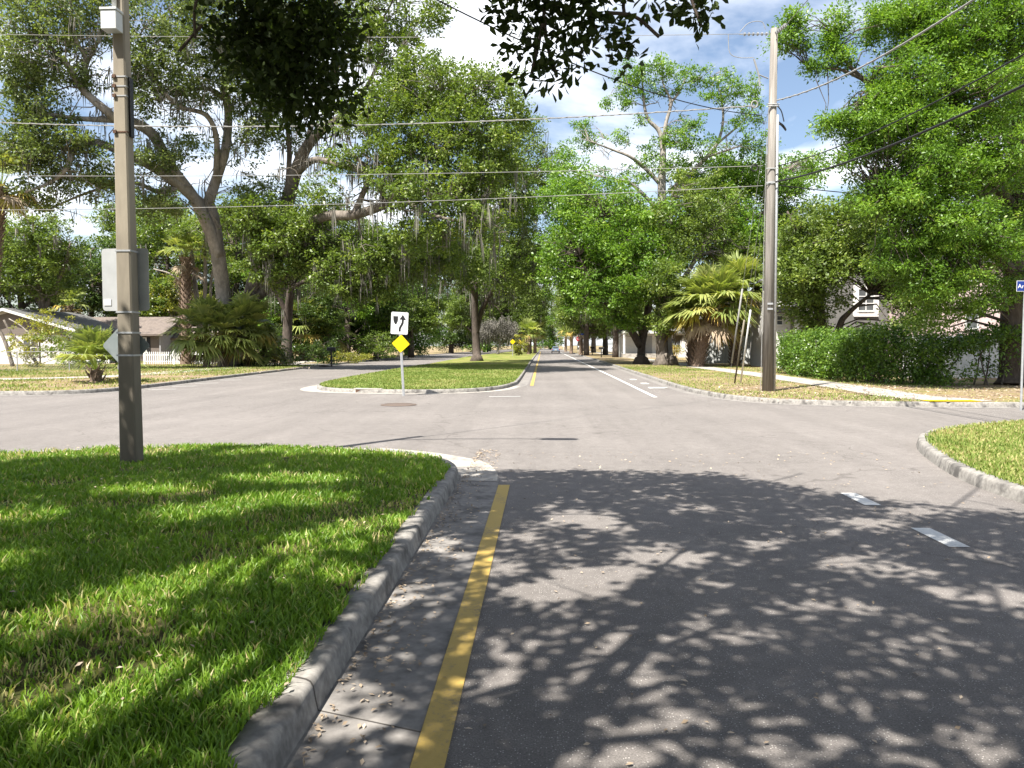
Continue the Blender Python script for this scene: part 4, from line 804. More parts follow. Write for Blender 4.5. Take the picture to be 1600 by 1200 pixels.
    for q in [(815, 25, 30, 28, 12), (790, 20, 22, 16, 7), (860, 20, 35, 22, 12), (915, 20, 35, 24, 13), (960, 22, 22, 22, 8), (900, 55, 26, 20, 9), (835, 60, 20, 22, 8), (815, 90, 15, 22, 6), (940, 60, 24, 16, 7), (980, 75, 14, 14, 4), (975, 95, 16, 6, 3), (880, 85, 16, 16, 5), (850, 100, 14, 14, 4), (830, 125, 14, 14, 4), (860, 130, 10, 18, 3), (870, 110, 14, 12, 4), (900, 100, 16, 10, 4), (935, 100, 10, 5, 2), (995, 100, 8, 8, 2), (855, 150, 8, 8, 2), (795, 48, 10, 12, 2), (1085, 8, 24, 8, 5), (1090, 22, 20, 12, 5), (1098, 40, 12, 10, 3), (1080, 33, 10, 8, 2), (1105, 12, 14, 8, 3), (1030, 48, 8, 4, 1), (1005, 5, 22, 8, 4), (745, 3, 6, 3, 1), (875, -20, 120, 20, 30), (1080, -15, 40, 14, 10)]:
        spray(q[0], q[1]-8, 5.0, q[2], q[3], .16, int(q[4]*1.45))
    C2, S2 = clumps(rng, seen, (.07, .14))
    far = C2[:, 1] > 5.7
    Va, Fa, Ta = leaves_of(rng, C2[far], S2[far]*1.6, 16, .072, .9, .48, .3, obovate)
    Vb, Fb, Tb = leaves_of(rng, C2[~far], S2[~far], 5, .078, .9, .46, .2, obovate)
    Vs = np.concatenate([V, Va, Vb]); Fs = np.concatenate([Fc, Fa+len(V), Fb+len(V)+len(Va)]); Ts = np.concatenate([T, Ta, Tb])
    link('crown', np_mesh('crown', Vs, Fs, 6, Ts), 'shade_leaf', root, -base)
    top = b+np.array([1.0, 1.2, 4.2])
    br = [[(b, .55), (b+[.2, .3, 1.8], .42), (b+[.6, .8, 3.2], .36), (top, .3)]]
    def to(p, r0=.075):
        p = np.array(p, float); j = lambda k: rng.normal(size=3)*k*np.array([1, 1, .4])
        br.append([(top, r0), (top+(p-top)*.22+[0, 0, .7]+j(.25), r0*.85), (top+(p-top)*.42+[0, 0, .9]+j(.4), r0*.7), (top+(p-top)*.62+[0, 0, .8]+j(.45), r0*.5), (top+(p-top)*.82+[0, 0, .4]+j(.35), r0*.32), (p, .012)])
    for p in [(2.5, 5.5, 7.4), (4.6, 3.0, 7.6), (0.6, 6.2, 7.6), (-3.5, 6.6, 7.2), (-7.5, 5.5, 7.2), (3.5, .6, 7), (-9, 2.5, 7), (1, 3, 7.2), (-1.8, 4.5, 7.2)]: to(p)
    to(A(450, -60, 6.3), .12); to(A(880, -70, 5.0), .08); to(A(1085, -60, 5.0), .05)
    sk = limbs(mb, br, 8)
    for px0, py0, px1, py1, Y in [(470, -60, 470, 150, 6.3), (880, -70, 935, 58, 5.0), (860, -70, 830, 120, 5.0), (1085, -60, 1095, 40, 5.0), (985, -40, 975, 20, 5.0), (440, -60, 400, 110, 6.3), (850, 30, 870, 120, 5), (945, 20, 1030, 58, 5), (315, -20, 305, 60, 6), (315, 40, 280, 80, 6)]:
        a = np.array(A(px0, py0, Y)); c = np.array(A(px1, py1, Y)); m = (a+c)/2+rng.normal(size=3)*.03
        s2 = limbs(mb, [[(a, .014), (m, .009), (c, .004)]], 5); sk += s2
    twig_tubes(mb, rng, C2[::2], [(p, r) for p, r in sk if r < .03], .004, .8)
    twig_tubes(mb, rng, pos[::16], sk, .02, 1, 2.2)
    part(mb, 'trunk', 'bark_dark', root, smooth=True)
shade_tree()

# ------------------------------------------------------------------ grass blades
def inside(poly, x, y):
    poly = np.array(poly); c = np.zeros(len(x), bool); j = len(poly)-1
    for i in range(len(poly)):
        xi, yi = poly[i]; xj, yj = poly[j]
        k = ((yi > y) != (yj > y)) & (x < (xj-xi)*(y-yi)/(yj-yi+1e-12)+xi); c ^= k; j = i
    return c
def blades(name, rng, x, y, hgt, wid, mat, z0=KH-.01, lean=.55, tint=None):
    n = len(x); p = np.stack([x, y, np.full(n, z0)], 1); a = rng.uniform(0, 2*math.pi, n)
    s = np.stack([np.cos(a), np.sin(a), np.zeros(n)], 1); b_ = rng.uniform(0, 2*math.pi, n); l = hgt*lean*rng.uniform(.3, 1.6, n)
    d = np.stack([np.cos(b_)*l, np.sin(b_)*l, np.zeros(n)], 1); up = np.array([0, 0, 1.0]); h = hgt[:, None]; w_ = wid[:, None]
    V = np.stack([p-s*w_/2, p+s*w_/2, p+d*.35+up*h*.6+s*w_*.42, p+d*.35+up*h*.6-s*w_*.42, p+d+up*h*.92], 1).reshape(-1, 3)
    i = np.arange(n)[:, None]*5; Fc = np.concatenate([i+[0, 1, 2], i+[0, 2, 3], i+[3, 2, 4]], 1).reshape(-1, 3)
    t = rng.uniform(0, 1, n) if tint is None else tint
    return tag(link(name, np_mesh(name, V, Fc, 3, np.repeat(t, 5)), mat), 'thick blades of St Augustine lawn grass' if False else None, None, None, 'stuff')
def vnoise(x, y, s, seed=0):
    r = np.random.default_rng(seed); g = r.uniform(size=(64, 64)); fx = (x*s) % 63; fy = (y*s) % 63; ix = fx.astype(int); iy = fy.astype(int); tx = fx-ix; ty = fy-iy
    tx = tx*tx*(3-2*tx); ty = ty*ty*(3-2*ty)
    return (g[ix, iy]*(1-tx)+g[ix+1, iy]*tx)*(1-ty)+(g[ix, iy+1]*(1-tx)+g[ix+1, iy+1]*tx)*ty
def near_grass():
    rng = np.random.default_rng(3); n = 620000
    y = 2.0+ (12.0-2.0)*rng.uniform(size=n)**1.35; x = rng.uniform(-9.2, -1.0, n)
    dens = np.clip(y, 2, 12)
    k = inside(offset(ccw(near_med), .09), x, y) & (x > -.72*y-.5)
    x, y = x[k], y[k]; d = np.hypot(x, y)
    e = inside(offset(ccw(near_med), .175), x, y) | ((vnoise(x, y, 6, 41) > .6) & inside(offset(ccw(near_med), .13), x, y)) | (vnoise(x, y, 5, 43) > .8); x, y, d = x[e], y[e], d[e]
    keep = rng.uniform(size=len(x)) < np.clip(5.5/d, .35, 1)*.78; x, y, d = x[keep], y[keep], d[keep]
    bare = vnoise(x, y, 1.7, 4)*.6+vnoise(x, y, 5, 5)*.4
    keep = (bare < .60) | (rng.uniform(size=len(x)) < .30); x, y, d, bare = x[keep], y[keep], d[keep], bare[keep]
    h = (.030+.055*rng.uniform(size=len(x))**1.5)*(.75+.6*vnoise(x, y, 1.2, 6)); wd = np.clip(.0062+.0009*d, .0075, .015)*rng.uniform(.7, 1.2, len(x))
    t = np.clip(.15+.55*rng.uniform(size=len(x))+.25*(vnoise(x, y, .9, 7)-.3), 0, .9); dry = rng.uniform(size=len(x)) < .07+.9*np.clip(bare-.48, 0, 1); t[dry] = rng.uniform(.92, 1, dry.sum())
    blades('grass', rng, x, y, h, wd, 'grass_blade', tint=t)
near_grass()
def other_grass():
    rng = np.random.default_rng(8)
    n = 90000; x = rng.uniform(5, 13, n); y = rng.uniform(5.5, 17, n); k = inside(offset(ccw(nr), .13), x, y) & (x < .68*y+.6); x, y = x[k], y[k]
    b = vnoise(x, y, .8, 9)*.6+vnoise(x, y, 3, 10)*.4; kk = rng.uniform(size=len(x)) < np.clip(1.35-1.3*b, .25, 1); x, y, b = x[kk], y[kk], b[kk]
    blades('grass', rng, x, y, .025+.045*rng.uniform(size=len(x)), np.full(len(x), .015), 'grass_dry', tint=np.clip(.1+.9*b+.3*rng.normal(size=len(x)), 0, 1))
    n = 80000; x = rng.uniform(-9.5, -1, n); y = 26+34*rng.uniform(size=n)**1.5; k = inside(offset(ccw(far_med), .13), x, y); x, y = x[k], y[k]; b = vnoise(x, y, .5, 9)*.6+vnoise(x, y, 2, 10)*.4
    blades('grass', rng, x, y, .04+.06*rng.uniform(size=len(x)), np.full(len(x), .035), 'grass_dry', tint=np.clip(.0+.8*b+.2*rng.normal(size=len(x)), 0, 1))
    n = 70000; x = rng.uniform(-40, -15, n); y = rng.uniform(24.5, 60, n); k = inside(offset(ccw(lb), .13), x, y) & (np.abs(y-.4-np.interp(x, [-40, -24, -21.5], [32, 33.6, 36])) > 1.45)
    x, y = x[k], y[k]; b = vnoise(x, y, .4, 19); kk = rng.uniform(size=len(x)) < 1.1-b; x, y, b = x[kk], y[kk], b[kk]
    blades('grass', rng, x, y, .04+.07*rng.uniform(size=len(x)), np.full(len(x), .035), 'grass_dry', tint=np.clip(.1+.8*b+.2*rng.normal(size=len(x)), 0, 1))
    n = 60000; x = rng.uniform(5.2, 14.5, n); y = rng.uniform(21, 60, n); k = inside(offset(ccw(rb), .13), x, y) & (np.abs(x-11.15) > .85)
    x, y = x[k], y[k]; b = vnoise(x, y, .4, 29); kk = rng.uniform(size=len(x)) < .72-.8*b; x, y, b = x[kk], y[kk], b[kk]
    blades('grass', rng, x, y, .03+.05*rng.uniform(size=len(x)), np.full(len(x), .03), 'grass_dry', tint=np.clip(.2+.8*b+.2*rng.normal(size=len(x)), 0, 1))
other_grass()

# ------------------------------------------------------------------ concrete pole with street light arm
PX, PY = -5.27, 9.62
def concrete_pole():
    root = thing('concrete_pole', 'square concrete pole on the near grass median carrying two sign backs', 'utility pole', (PX, PY, KH))
    H = 8.2; mb = MB()
    def ring(z):
        h = .108-.0055*z; c = .018
        return [(x, y, z) for x, y in [(-h+c, -h), (h-c, -h), (h, -h+c), (h, h-c), (h-c, h), (-h+c, h), (-h, h-c), (-h, -h+c)]]
    zs = [-.2, 2, 4, 6, H]; mb.v = [v for z in zs for v in ring(z)]
    for i in range(len(zs)-1):
        for k in range(8): mb.f.append((i*8+k, i*8+(k+1) % 8, (i+1)*8+(k+1) % 8, (i+1)*8+k))
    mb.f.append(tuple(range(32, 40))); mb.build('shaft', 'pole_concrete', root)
    hh = lambda z: .108-.0055*z
    def zof(py): return A(180, py, PY).z-KH
    zb0, zb1 = zof(57), zof(24); h = hh(5.7)
    box = MB().box(-h-.05, h-.01, -h-.16, -h-.002, zb0, zb1-.03).build('junction_box', 'box_white', root, bevel=.008)
    MB().box(-h-.06, h+.0, -h-.17, -h-.001, zb1-.03, zb1).build('lid', 'box_white', box, bevel=.005)
    MB().tube([(-.02, -h-.035, zb1), (-.02, -h-.03, H-.3)], .028, 10).build('conduit', 'white', root, smooth=True)
    MB().box(hh(4.5)+.002, hh(4.5)+.028, -.03, .05, zof(215), zof(122)).build('riser', 'black', root)
    for py in (123, 138, 153, 209):
        z = zof(py); q = hh(z)+.004; st = MB()
        st.box(-q, q, -q-.003, -q, z-.008, z+.008).box(q, q+.003, -q, q, z-.008, z+.008).box(-q-.003, -q, -q, q, z-.008, z+.008).box(-q, q, q, q+.003, z-.008, z+.008)
        s = st.build('strap', 'galv' if py != 209 else 'rust', root); MB().box(-q+.01, -q+.05, -q-.022, -q-.003, z-.02, z+.02).build('buckle', 'rust', s)
    for py in (393, 488, 520, 555):
        z = zof(py); q = hh(z)+.004; st = MB()
        st.box(-q, q, -q-.004, -q, z-.011, z+.011).box(q, q+.004, -q, q, z-.011, z+.011).box(-q-.004, -q, -q, q, z-.011, z+.011)
        st.build('strap', 'galv', root)
    # street light arm above the frame, its shadow lies on the crossing
    q = MB().tube([(0, 0, 7.1), (.9, 0, 7.5), (2.0, 0, 7.62), (2.5, 0, 7.6)], [.035, .032, .03, .028], 8).build('lamp_arm', 'galv', root, smooth=True)
    lh = MB().prism([(2.4, 7.56), (2.5, 7.68), (2.95, 7.66), (3.08, 7.58), (3.0, 7.53), (2.5, 7.52)], -.12, .12).build('lamp_head', 'galv', root, bevel=.02)
concrete_pole()
def rrect(w_, h, r, n=5):
    out = []
    for cx, cz, a0 in ((w_/2-r, h/2-r, 0), (-w_/2+r, h/2-r, 90), (-w_/2+r, -h/2+r, 180), (w_/2-r, -h/2+r, 270)):
        for k in range(n+1):
            a = R(a0+90*k/n); out.append((cx+r*math.cos(a), cz+r*math.sin(a)))
    return out
def rot_y(poly, deg):
    c, s = math.cos(R(deg)), math.sin(R(deg)); return [(x*c-z*s, x*s+z*c) for x, z in poly]
yb = PY+.135
c = A(196, 437, yb)
t = thing('traffic_sign', 'bare grey back of a rectangular sign strapped high behind the concrete pole', 'sign', c, R(-4))
MB().prism(rrect(.64, .80, .045), 0, .004).build('panel', 'sign_back', t)
MB().box(-.3, -.2, -.008, -.001, -.33, -.25).build('sticker', 'white', t)
MB().box(-.1, .1, -.03, -.004, .28, .32).build('bracket', 'galv', t); MB().box(-.1, .1, -.03, -.004, -.30, -.26).build('bracket', 'galv', t)
c = A(197, 540, yb)
t = thing('traffic_sign', 'bare grey back of a diamond sign strapped below the rectangular one', 'sign', c, R(-4))
MB().prism(rot_y(rrect(.47, .47, .04), 45), 0, .004).build('panel', 'sign_back_shaded', t)
MB().box(-.1, .1, -.03, -.004, .12, .15).build('bracket', 'galv', t); MB().box(-.1, .1, -.03, -.004, -.14, -.11).build('bracket', 'galv', t)

# ------------------------------------------------------------------ keep right sign
def keep_right():
    b = G(631, 612, KH); root = thing('traffic_sign', 'keep right sign with white panel and yellow diamond on the tip of the far median', 'sign', b)
    Y = b.y; zc = lambda py: A(625, py, Y).z-KH
    lean = -.055; xo = lambda z: lean*z
    mb = MB(); top = zc(492)
    for dx in (-.026, .026): mb.tube([(dx, .01, -.3), (dx+xo(top), .01, top)], .017, 6)
    mb.tube([(0, .016, -.3), (xo(top), .016, top)], .026, 6); mb.build('post', 'galv', root)
    z = zc(505); x = xo(z)
    T = Matrix.Translation((x, 0, z)) @ Matrix.Rotation(R(3), 4, 'Y')
    pn = MB().prism(rrect(.56, .72, .04), -.016, -.012, T).build('white_panel', 'sign_white', root)
    # black border, island shield and bent arrow laid proud of the panel
    S = [(-.215, .225), (-.055, .225), (-.055, .10), (-.07, .03), (-.10, -.025), (-.13, -.045), (-.165, -.015), (-.195, .05), (-.21, .12)]
    MB().prism(S, -.021, -.0165, T).build('island_symbol', 'sign_black', pn)
    AR = [(-.02, -.27), (.05, -.27), (.05, -.19), (.07, -.13), (.11, -.06), (.135, .0), (.14, .08), (.14, .115), (.215, .105), (.10, .285), (-.01, .12), (.07, .12), (.068, .03), (.045, -.03), (.005, -.10), (-.018, -.17)]
    MB().prism(AR, -.021, -.0165, T).build('arrow_symbol', 'sign_black', pn)
    o = rrect(.53, .69, .035, 4); i_ = rrect(.515, .675, .03, 4); n = len(o); mb = MB()
    mb.add([T @ Vector((x_, -.0175, z_)) for x_, z_ in o+i_], [(k, (k+1) % n, n+(k+1) % n, n+k) for k in range(n)]); mb.build('border', 'sign_back', pn)
    z = zc(537); x = xo(z)
    T = Matrix.Translation((x, 0, z)) @ Matrix.Rotation(R(3), 4, 'Y')
    MB().prism(rot_y(rrect(.42, .42, .03), 45), -.016, -.012, T).build('yellow_marker', 'sign_yellow', root)
keep_right()

# ------------------------------------------------------------------ wooden utility pole and lines
WB = G(1199, 611, KH); WX, WY = WB.x, WB.y
def wz(py): return A(1199, py, WY).z
def wooden_pole():
    root = thing('utility_pole', 'tall weathered wooden utility pole with a pale conduit on its right side', 'utility pole', WB)
    H = wz(45)-KH
    MB().tube([(0, 0, -.2), (0, 0, H*.5), (.03, 0, H)], [.178, .15, .112], 16).build('shaft', 'wood_grey', root, smooth=True)
    MB().tube([(.215, -.02, 0), (.19, -.02, H*.45), (.175, -.02, wz(180)-KH)], .05, 8).build('conduit', 'galv', root, smooth=True)
    MB().tube([(-.23, -.04, 0), (-.20, -.04, H*.45), (-.165, -.04, wz(215)-KH)], .012, 6).build('ground_wire', 'cable_grey', root)
    for py in (475, 483): MB().box(-.1, .08, -.21, -.17, wz(py)-KH-.03, wz(py)-KH+.03).build('number_tag', 'galv', root)
    # strain insulators at the top
    z = wz(53)-KH
    ins = MB()
    for k in range(6): ins.tube([(-.2-.14*k, 0, z), (-.25-.14*k, 0, z)], .055, 8)
    ins.tube([(-.1, 0, z), (-1.1, 0, z)], .015, 5); ins.build('insulator', 'porcelain', root)
    ins = MB()
    for k in range(5): ins.tube([(.05, -.2-.2*k, z-.04-.03*k), (.05, -.28-.2*k, z-.04-.03*k)], .06, 8)
    ins.tube([(.05, -.1, z-.03), (.05, -1.3, z-.2)], .015, 5); ins.build('insulator', 'porcelain', root)
    # fused cutout on a bracket
    p0 = A(1178, 92, WY)-WB; p1 = A(1186, 118, WY)-WB
    c = MB().tube([(-.14, 0, p1.z-.1), (p1.x, -.05, p1.z)], .02, 6).tube([p0, p1], .032, 8).tube([p1, p1+Vector((.03, 0, -.35))], .03, 8); c.build('fuse_cutout', 'porcelain', root)
    MB().tube(smoothpts([A(1138, 53, WY)-WB, A(1140, 82, WY)-WB, A(1155, 90, WY)-WB, A(1178, 90, WY)-WB], 4), .012, 5).build('jumper', 'cable_grey', root)
    MB().tube(smoothpts([A(1156, 50, WY)-WB, A(1170, 36, WY)-WB, A(1190, 34, WY)-WB, A(1196, 46, WY)-WB], 4), .012, 5).build('jumper', 'cable_grey', root)
    for py, r in ((163, .10), (262, .10)):
        q = A(1179, py, WY)-WB; n = 14; MB().tube([(q.x+r*math.cos(2*math.pi*k/n), 0, q.z+1.1*r*math.sin(2*math.pi*k/n)) for k in range(n+1)], .025, 6).build('cable_ring', 'cable_grey' if py < 200 else 'cable_black', root)
    mb = MB()
    mb.tube(smoothpts([A(1207, 160, WY)-WB, A(1212, 185, WY)-WB, A(1224, 196, WY)-WB, A(1228, 204, WY)-WB, A(1218, 194, WY)-WB, A(1206, 200, WY)-WB], 4), .022, 6)
    mb.tube(smoothpts([A(1208, 160, WY)-WB, A(1220, 172, WY)-WB, A(1225, 190, WY)-WB], 4), .018, 6); mb.build('drip_loop', 'cable_black', root)
    for py in (165, 168, 265, 287): MB().tube([(-.19, -.15, wz(py)-KH), (.19, -.15, wz(py)-KH)], .02, 6).build('bolt', 'galv', root)
    MB().tube([(0, 0, wz(287)-KH-.04), (0, 0, wz(287)-KH+.04)], .16, 16).build('collar', 'galv', root)
wooden_pole()
def cable(name, label, a, b_, sag, r, mat, wrap=0, n=36, cat='cable', group='overhead lines'):
    a = np.array(a, float); b_ = np.array(b_, float); pts = []
    for i in range(n+1):
        f = i/n; p = a+(b_-a)*f; p[2] -= 4*sag*f*(1-f); pts.append(p)
    mb = MB().tube(pts, r, 5)
    if wrap:
        w2 = []
        for i in range(n*8+1):
            f = i/(n*8); p = a+(b_-a)*f; p[2] -= 4*sag*f*(1-f); w2.append(p+np.array([0, math.cos(f*wrap), math.sin(f*wrap)])*r*1.1)
        mb.tube(w2, r*.6, 4)
    o = mb.build(name, mat); return tag(o, label, cat, group)
L_ = lambda px, py, Y: np.array(A(px, py, Y))
cable('power_line', 'thin topmost wire running left from the top of the wooden pole', L_(1160, 53, WY), L_(-500, 40, 30), .25, .010, 'cable_grey')
cable('power_line', 'thick pale twisted cable crossing the photo left of the wooden pole', L_(1180, 165, WY), L_(-420, 165, 30), .75, .020, 'cable_grey', 420)
cable('phone_line', 'thin grey wire above the lowest one, crossing behind the concrete pole', L_(1192, 259, WY), L_(-420, 268, 30), .25, .011, 'cable_grey')
cable('phone_line', 'lowest thin wire crossing the photo behind the concrete pole', L_(1192, 290, WY), L_(-420, 325, 30), .35, .011, 'cable_grey')
cable('service_line', 'dark wire slanting down from the top of the photo to the wooden pole', L_(1190, 180, WY), (PX+.1, PY, 8.1), .75, .014, 'cable_black')
cable('power_line', 'wire rising from the wooden pole top towards the upper right', (WX+.05, WY-1.3, wz(53)-.2), (WX+.3, -10, 13.5), .9, .012, 'cable_grey')
cable('power_line', 'thick pale twisted cable rising right over the bright oak', (WX+.1, WY-.2, wz(160)), (WX+.2, -10, 10.3), 2.35, .021, 'cable_grey', 300)
cable('phone_line', 'thinner black cable rising to the right across the bright oak', (WX+.1, WY-.2, wz(262)), (WX+.2, -10, 8.6), 1.75, .016, 'cable_black')
cable('phone_line', 'thick black cable rising to the right below the thinner black one', (WX+.1, WY-.2, wz(286)), (WX+.2, -10, 7.6), 1.55, .028, 'cable_black')
cable('service_line', 'short dark service wire from the wooden pole into the trees at right', (WX+.2, WY, wz(289)), L_(1440, 306, 36), .1, .018, 'cable_black')
# guys with plastic guards
for (bx, by, gx0, gy0, gx1, gy1, py, mt, lab) in [(1138, 603, 1140, 567, 1154, 455, 165, 'cable_grey', 'leftmost guy wire of the wooden pole, with a long pale guard starting above the grass'), (1147.5, 601, 1147.5, 600, 1162, 502, 258, 'palm_dead', 'middle guy wire of the wooden pole with a dull yellow guard'), (1157, 600, 1157, 599, 1170, 488, 288, 'sign_white', 'guy wire nearest the wooden pole with a bright white guard')]:
    b = G(bx, by, KH); Yg = b.y; t = thing('guy_wire', lab, 'guy wire', b, 0, 'guy wires of the wooden pole')
    top = Vector((WX-.1, WY, wz(py))); d = (top-b)
    MB().tube([(0, 0, 0), d], .006, 5).build('strand', 'cable_grey', t)
    f0 = max(.0, (G(gx0, gy0, 0) and (A(gx0, gy0, Yg).z-KH))/d.z); f1 = (A(gx1, gy1, Yg).z-KH)/d.z
    MB().tube([d*max(f0, .01), d*f1], .032, 8).build('guard', mt if mt != 'palm_dead' else 'pole_concrete', t, smooth=True)

# ------------------------------------------------------------------ small street things
b = G(623, 633, 0)
t = thing('manhole_cover', 'round rusty manhole cover in the crossing before the far median', 'manhole cover', (b.x, b.y, .01))
mb = MB(); mb.tube([(0, 0, 0), (0, 0, .012)], .40, 28); mb.build('lid', 'iron', t)
mb = MB(); n = 32
for z, r in ((.014, .42), (.014, .48), (0, .5)): mb.v += [(r*math.cos(2*math.pi*k/n), r*math.sin(2*math.pi*k/n), z) for k in range(n)]
mb.f = [(i*n+k, i*n+(k+1) % n, (i+1)*n+(k+1) % n, (i+1)*n+k) for i in range(2) for k in range(n)]; mb.build('frame', 'iron', t)
b = G(565, 617, 0)
t = thing('storm_drain', 'dark storm drain inlet set in the kerb of the far median', 'drain', (-6.05, 26.52, 0), R(-12))
MB().box(-.44, .44, -.075, .3, .012, .02).build('throat_shade', 'sign_black', t)  # black plate standing for the shade on the inlet floor
MB().box(-.52, .52, -.09, .42, .125, .165).box(-.52, -.44, -.09, .42, .0, .124).box(.44, .52, -.09, .42, .0, .124).build('hood', 'concrete', t, bevel=.008)
MB().box(-.44, .44, -.07, .40, .022, .12).build('mouth_shade', 'rust', t)  # solid dark block, the shade inside the inlet put into its colour
def mailbox(label, px, py, hb, body='black', post='black', group=None, Y=None, size=1.0, panel=None):
    b = G(px, py, KH); s = b.y/F; t = thing('mailbox', label, 'mailbox', b, 0, group); h = hb
    MB().box(-.06*size, .06*size, -.06*size, .06*size, -.1, h).build('post', post, t, bevel=.01)
    n = 8; prof = [(-.13, 0), (.13, 0)] + [(.13*math.cos(math.pi*k/n), .16+.13*math.sin(math.pi*k/n)) for k in range(n+1)]
    prof = [(x*size, h+z*size) for x, z in prof]
    Rz = Matrix.Rotation(R(90), 4, 'Z'); MB().prism(prof, -.33*size, .33*size, Rz).build('box', body, t)
    return t
mailbox('black mailbox on a black post at the verge of the left carriageway', 518, 570, 1.1)
mailbox('black mailbox post on the right verge, nearest of the three', 939.5, 558.5, 1.05, group='black mailboxes on the right verge')
mailbox('black mailbox post on the right verge, middle of the three', 925.5, 555, 1.05, group='black mailboxes on the right verge')
mailbox('black mailbox post on the right verge, farthest of the three', 915, 552.3, 1.05, group='black mailboxes on the right verge')
mailbox('white mailbox by the red stop sign on the right verge', 905, 550, 1.1, 'white', 'white')
mailbox('white mailbox farther up the right verge beside the blue car', 880.5, 546.5, 1.1, 'white', 'white')
def stop_sign(label, px, py, ytop, name_blade=False, back=False):
    b = G(px, py, KH)
    if not back: b = A(903, 551, 125); b.z = KH
    t = thing('stop_sign', label, 'sign', b); Y = b.y; s = Y/F; zc = A(px, ytop, Y).z-KH
    MB().tube([(0, .02, -.2), (0, .02, zc+.9)], .035, 6).build('post', 'galv', t)
    r = .42; oc = [(r*math.cos(R(22.5+45*k)), zc+r*math.sin(R(22.5+45*k))) for k in range(8)]
    MB().prism(oc, -.016, -.01).build('panel', 'sign_white' if not back else 'rust', t)
    if not back:
        oc = [(x*.93, zc+(z-zc)*.93) for x, z in oc]; fc = MB().prism(oc, -.022, -.0165).build('red_face', 'sign_red', t)
        cu = bpy.data.curves.new('lettering', 'FONT'); cu.body = 'STOP'; cu.size = .36; cu.align_x = 'CENTER'; cu.align_y = 'CENTER'; cu.extrude = .001
        o = bpy.data.objects.new('lettering', cu); dg = bpy.context.evaluated_depsgraph_get(); COL.objects.link(o); bpy.context.view_layer.update()
        me = bpy.data.meshes.new_from_object(o.evaluated_get(bpy.context.evaluated_depsgraph_get())); COL.objects.unlink(o); bpy.data.objects.remove(o)
        me.transform(Matrix.Translation((0, -.026, zc)) @ Matrix.Rotation(R(90), 4, 'X')); me.materials.clear(); lk = link('lettering', me, 'sign_white', t)
    if name_blade:
        MB().box(-.02, 1.0, -.015, -.005, zc+.62, zc+.9).build('name_blade', 'sign_blue', t)
stop_sign('red stop sign with a blue street name blade above it on the right verge', 901, 551.5, 529.5, True)
stop_sign('distant stop sign seen from behind at the bend of the left carriageway', 722, 551, 530, back=True)
for px, py, lab in ((801, 546.5, 'yellow diamond warning sign on the median, left one of the distant pair'), (812, 545.8, 'yellow diamond warning sign on the median, right one of the distant pair')):
    b = A(px, 547, 112 if px < 805 else 124); b.z = KH; zc = A(px, 534 if px < 805 else 534.5, b.y).z-KH
    t = thing('warning_sign', lab, 'sign', b); MB().tube([(0, .02, -.2), (0, .02, zc)], .05, 6).build('post', 'galv', t); MB().prism([(x, zc+z) for x, z in rot_y(rrect(.56, .56, .04), 45)], -.03, -.015).build('panel', 'sign_yellow', t)
b = G(848.5, 545.5, 0); t = thing('bollard', 'white marker post at the edge of the far street', 'bollard', b); MB().tube([(0, 0, -.1), (0, 0, 2.1)], .3, 10).build('post', 'white', t); MB().tube([(0, 0, 2.1), (0, 0, 2.3)], [.3, .1], 10).build('cap', 'white', t)
b = G(702, 549, KH); t = thing('utility_pole', 'slim pale wooden pole at the bend of the left carriageway', 'utility pole', b)
MB().tube([(0, 0, -.2), (-.1, 0, 5.6)], [.17, .1], 8).build('shaft', 'bark_pale', t); MB().box(-.3, .1, -.06, .06, 5.2, 5.3).build('crossarm', 'bark_pale', t)
# street name sign at the right edge
Y = 20.0; c = A(1590, 447, Y)
t = thing('street_sign', 'blue street name sign beside the large trunk at the right edge', 'sign', (c.x+.5, Y, KH))
zc = c.z-KH
MB().tube([(-.3, .03, -.2), (-.3, .03, zc+.12)], .028, 8).build('post', 'galv', t)
bl = MB().box(-.52, .55, -.012, -.004, zc-.125, zc+.125).build('name_blade', 'sign_blue', t)
MB().box(-.53, .56, -.010, -.006, zc-.135, zc+.135).build('rim', 'sign_white', bl)
def text_mesh(body, size):
    cu = bpy.data.curves.new('lettering', 'FONT'); cu.body = body; cu.size = size; cu.extrude = .001; o = bpy.data.objects.new('lettering', cu); COL.objects.link(o); bpy.context.view_layer.update()
    me = bpy.data.meshes.new_from_object(o.evaluated_get(bpy.context.evaluated_depsgraph_get())); COL.objects.unlink(o); bpy.data.objects.remove(o); me.materials.clear(); return me
me = text_mesh('Ar', .15); me.transform(Matrix.Translation((-.505, -.016, zc-.055)) @ Matrix.Rotation(R(90), 4, 'X')); link('lettering', me, 'sign_white', bl)

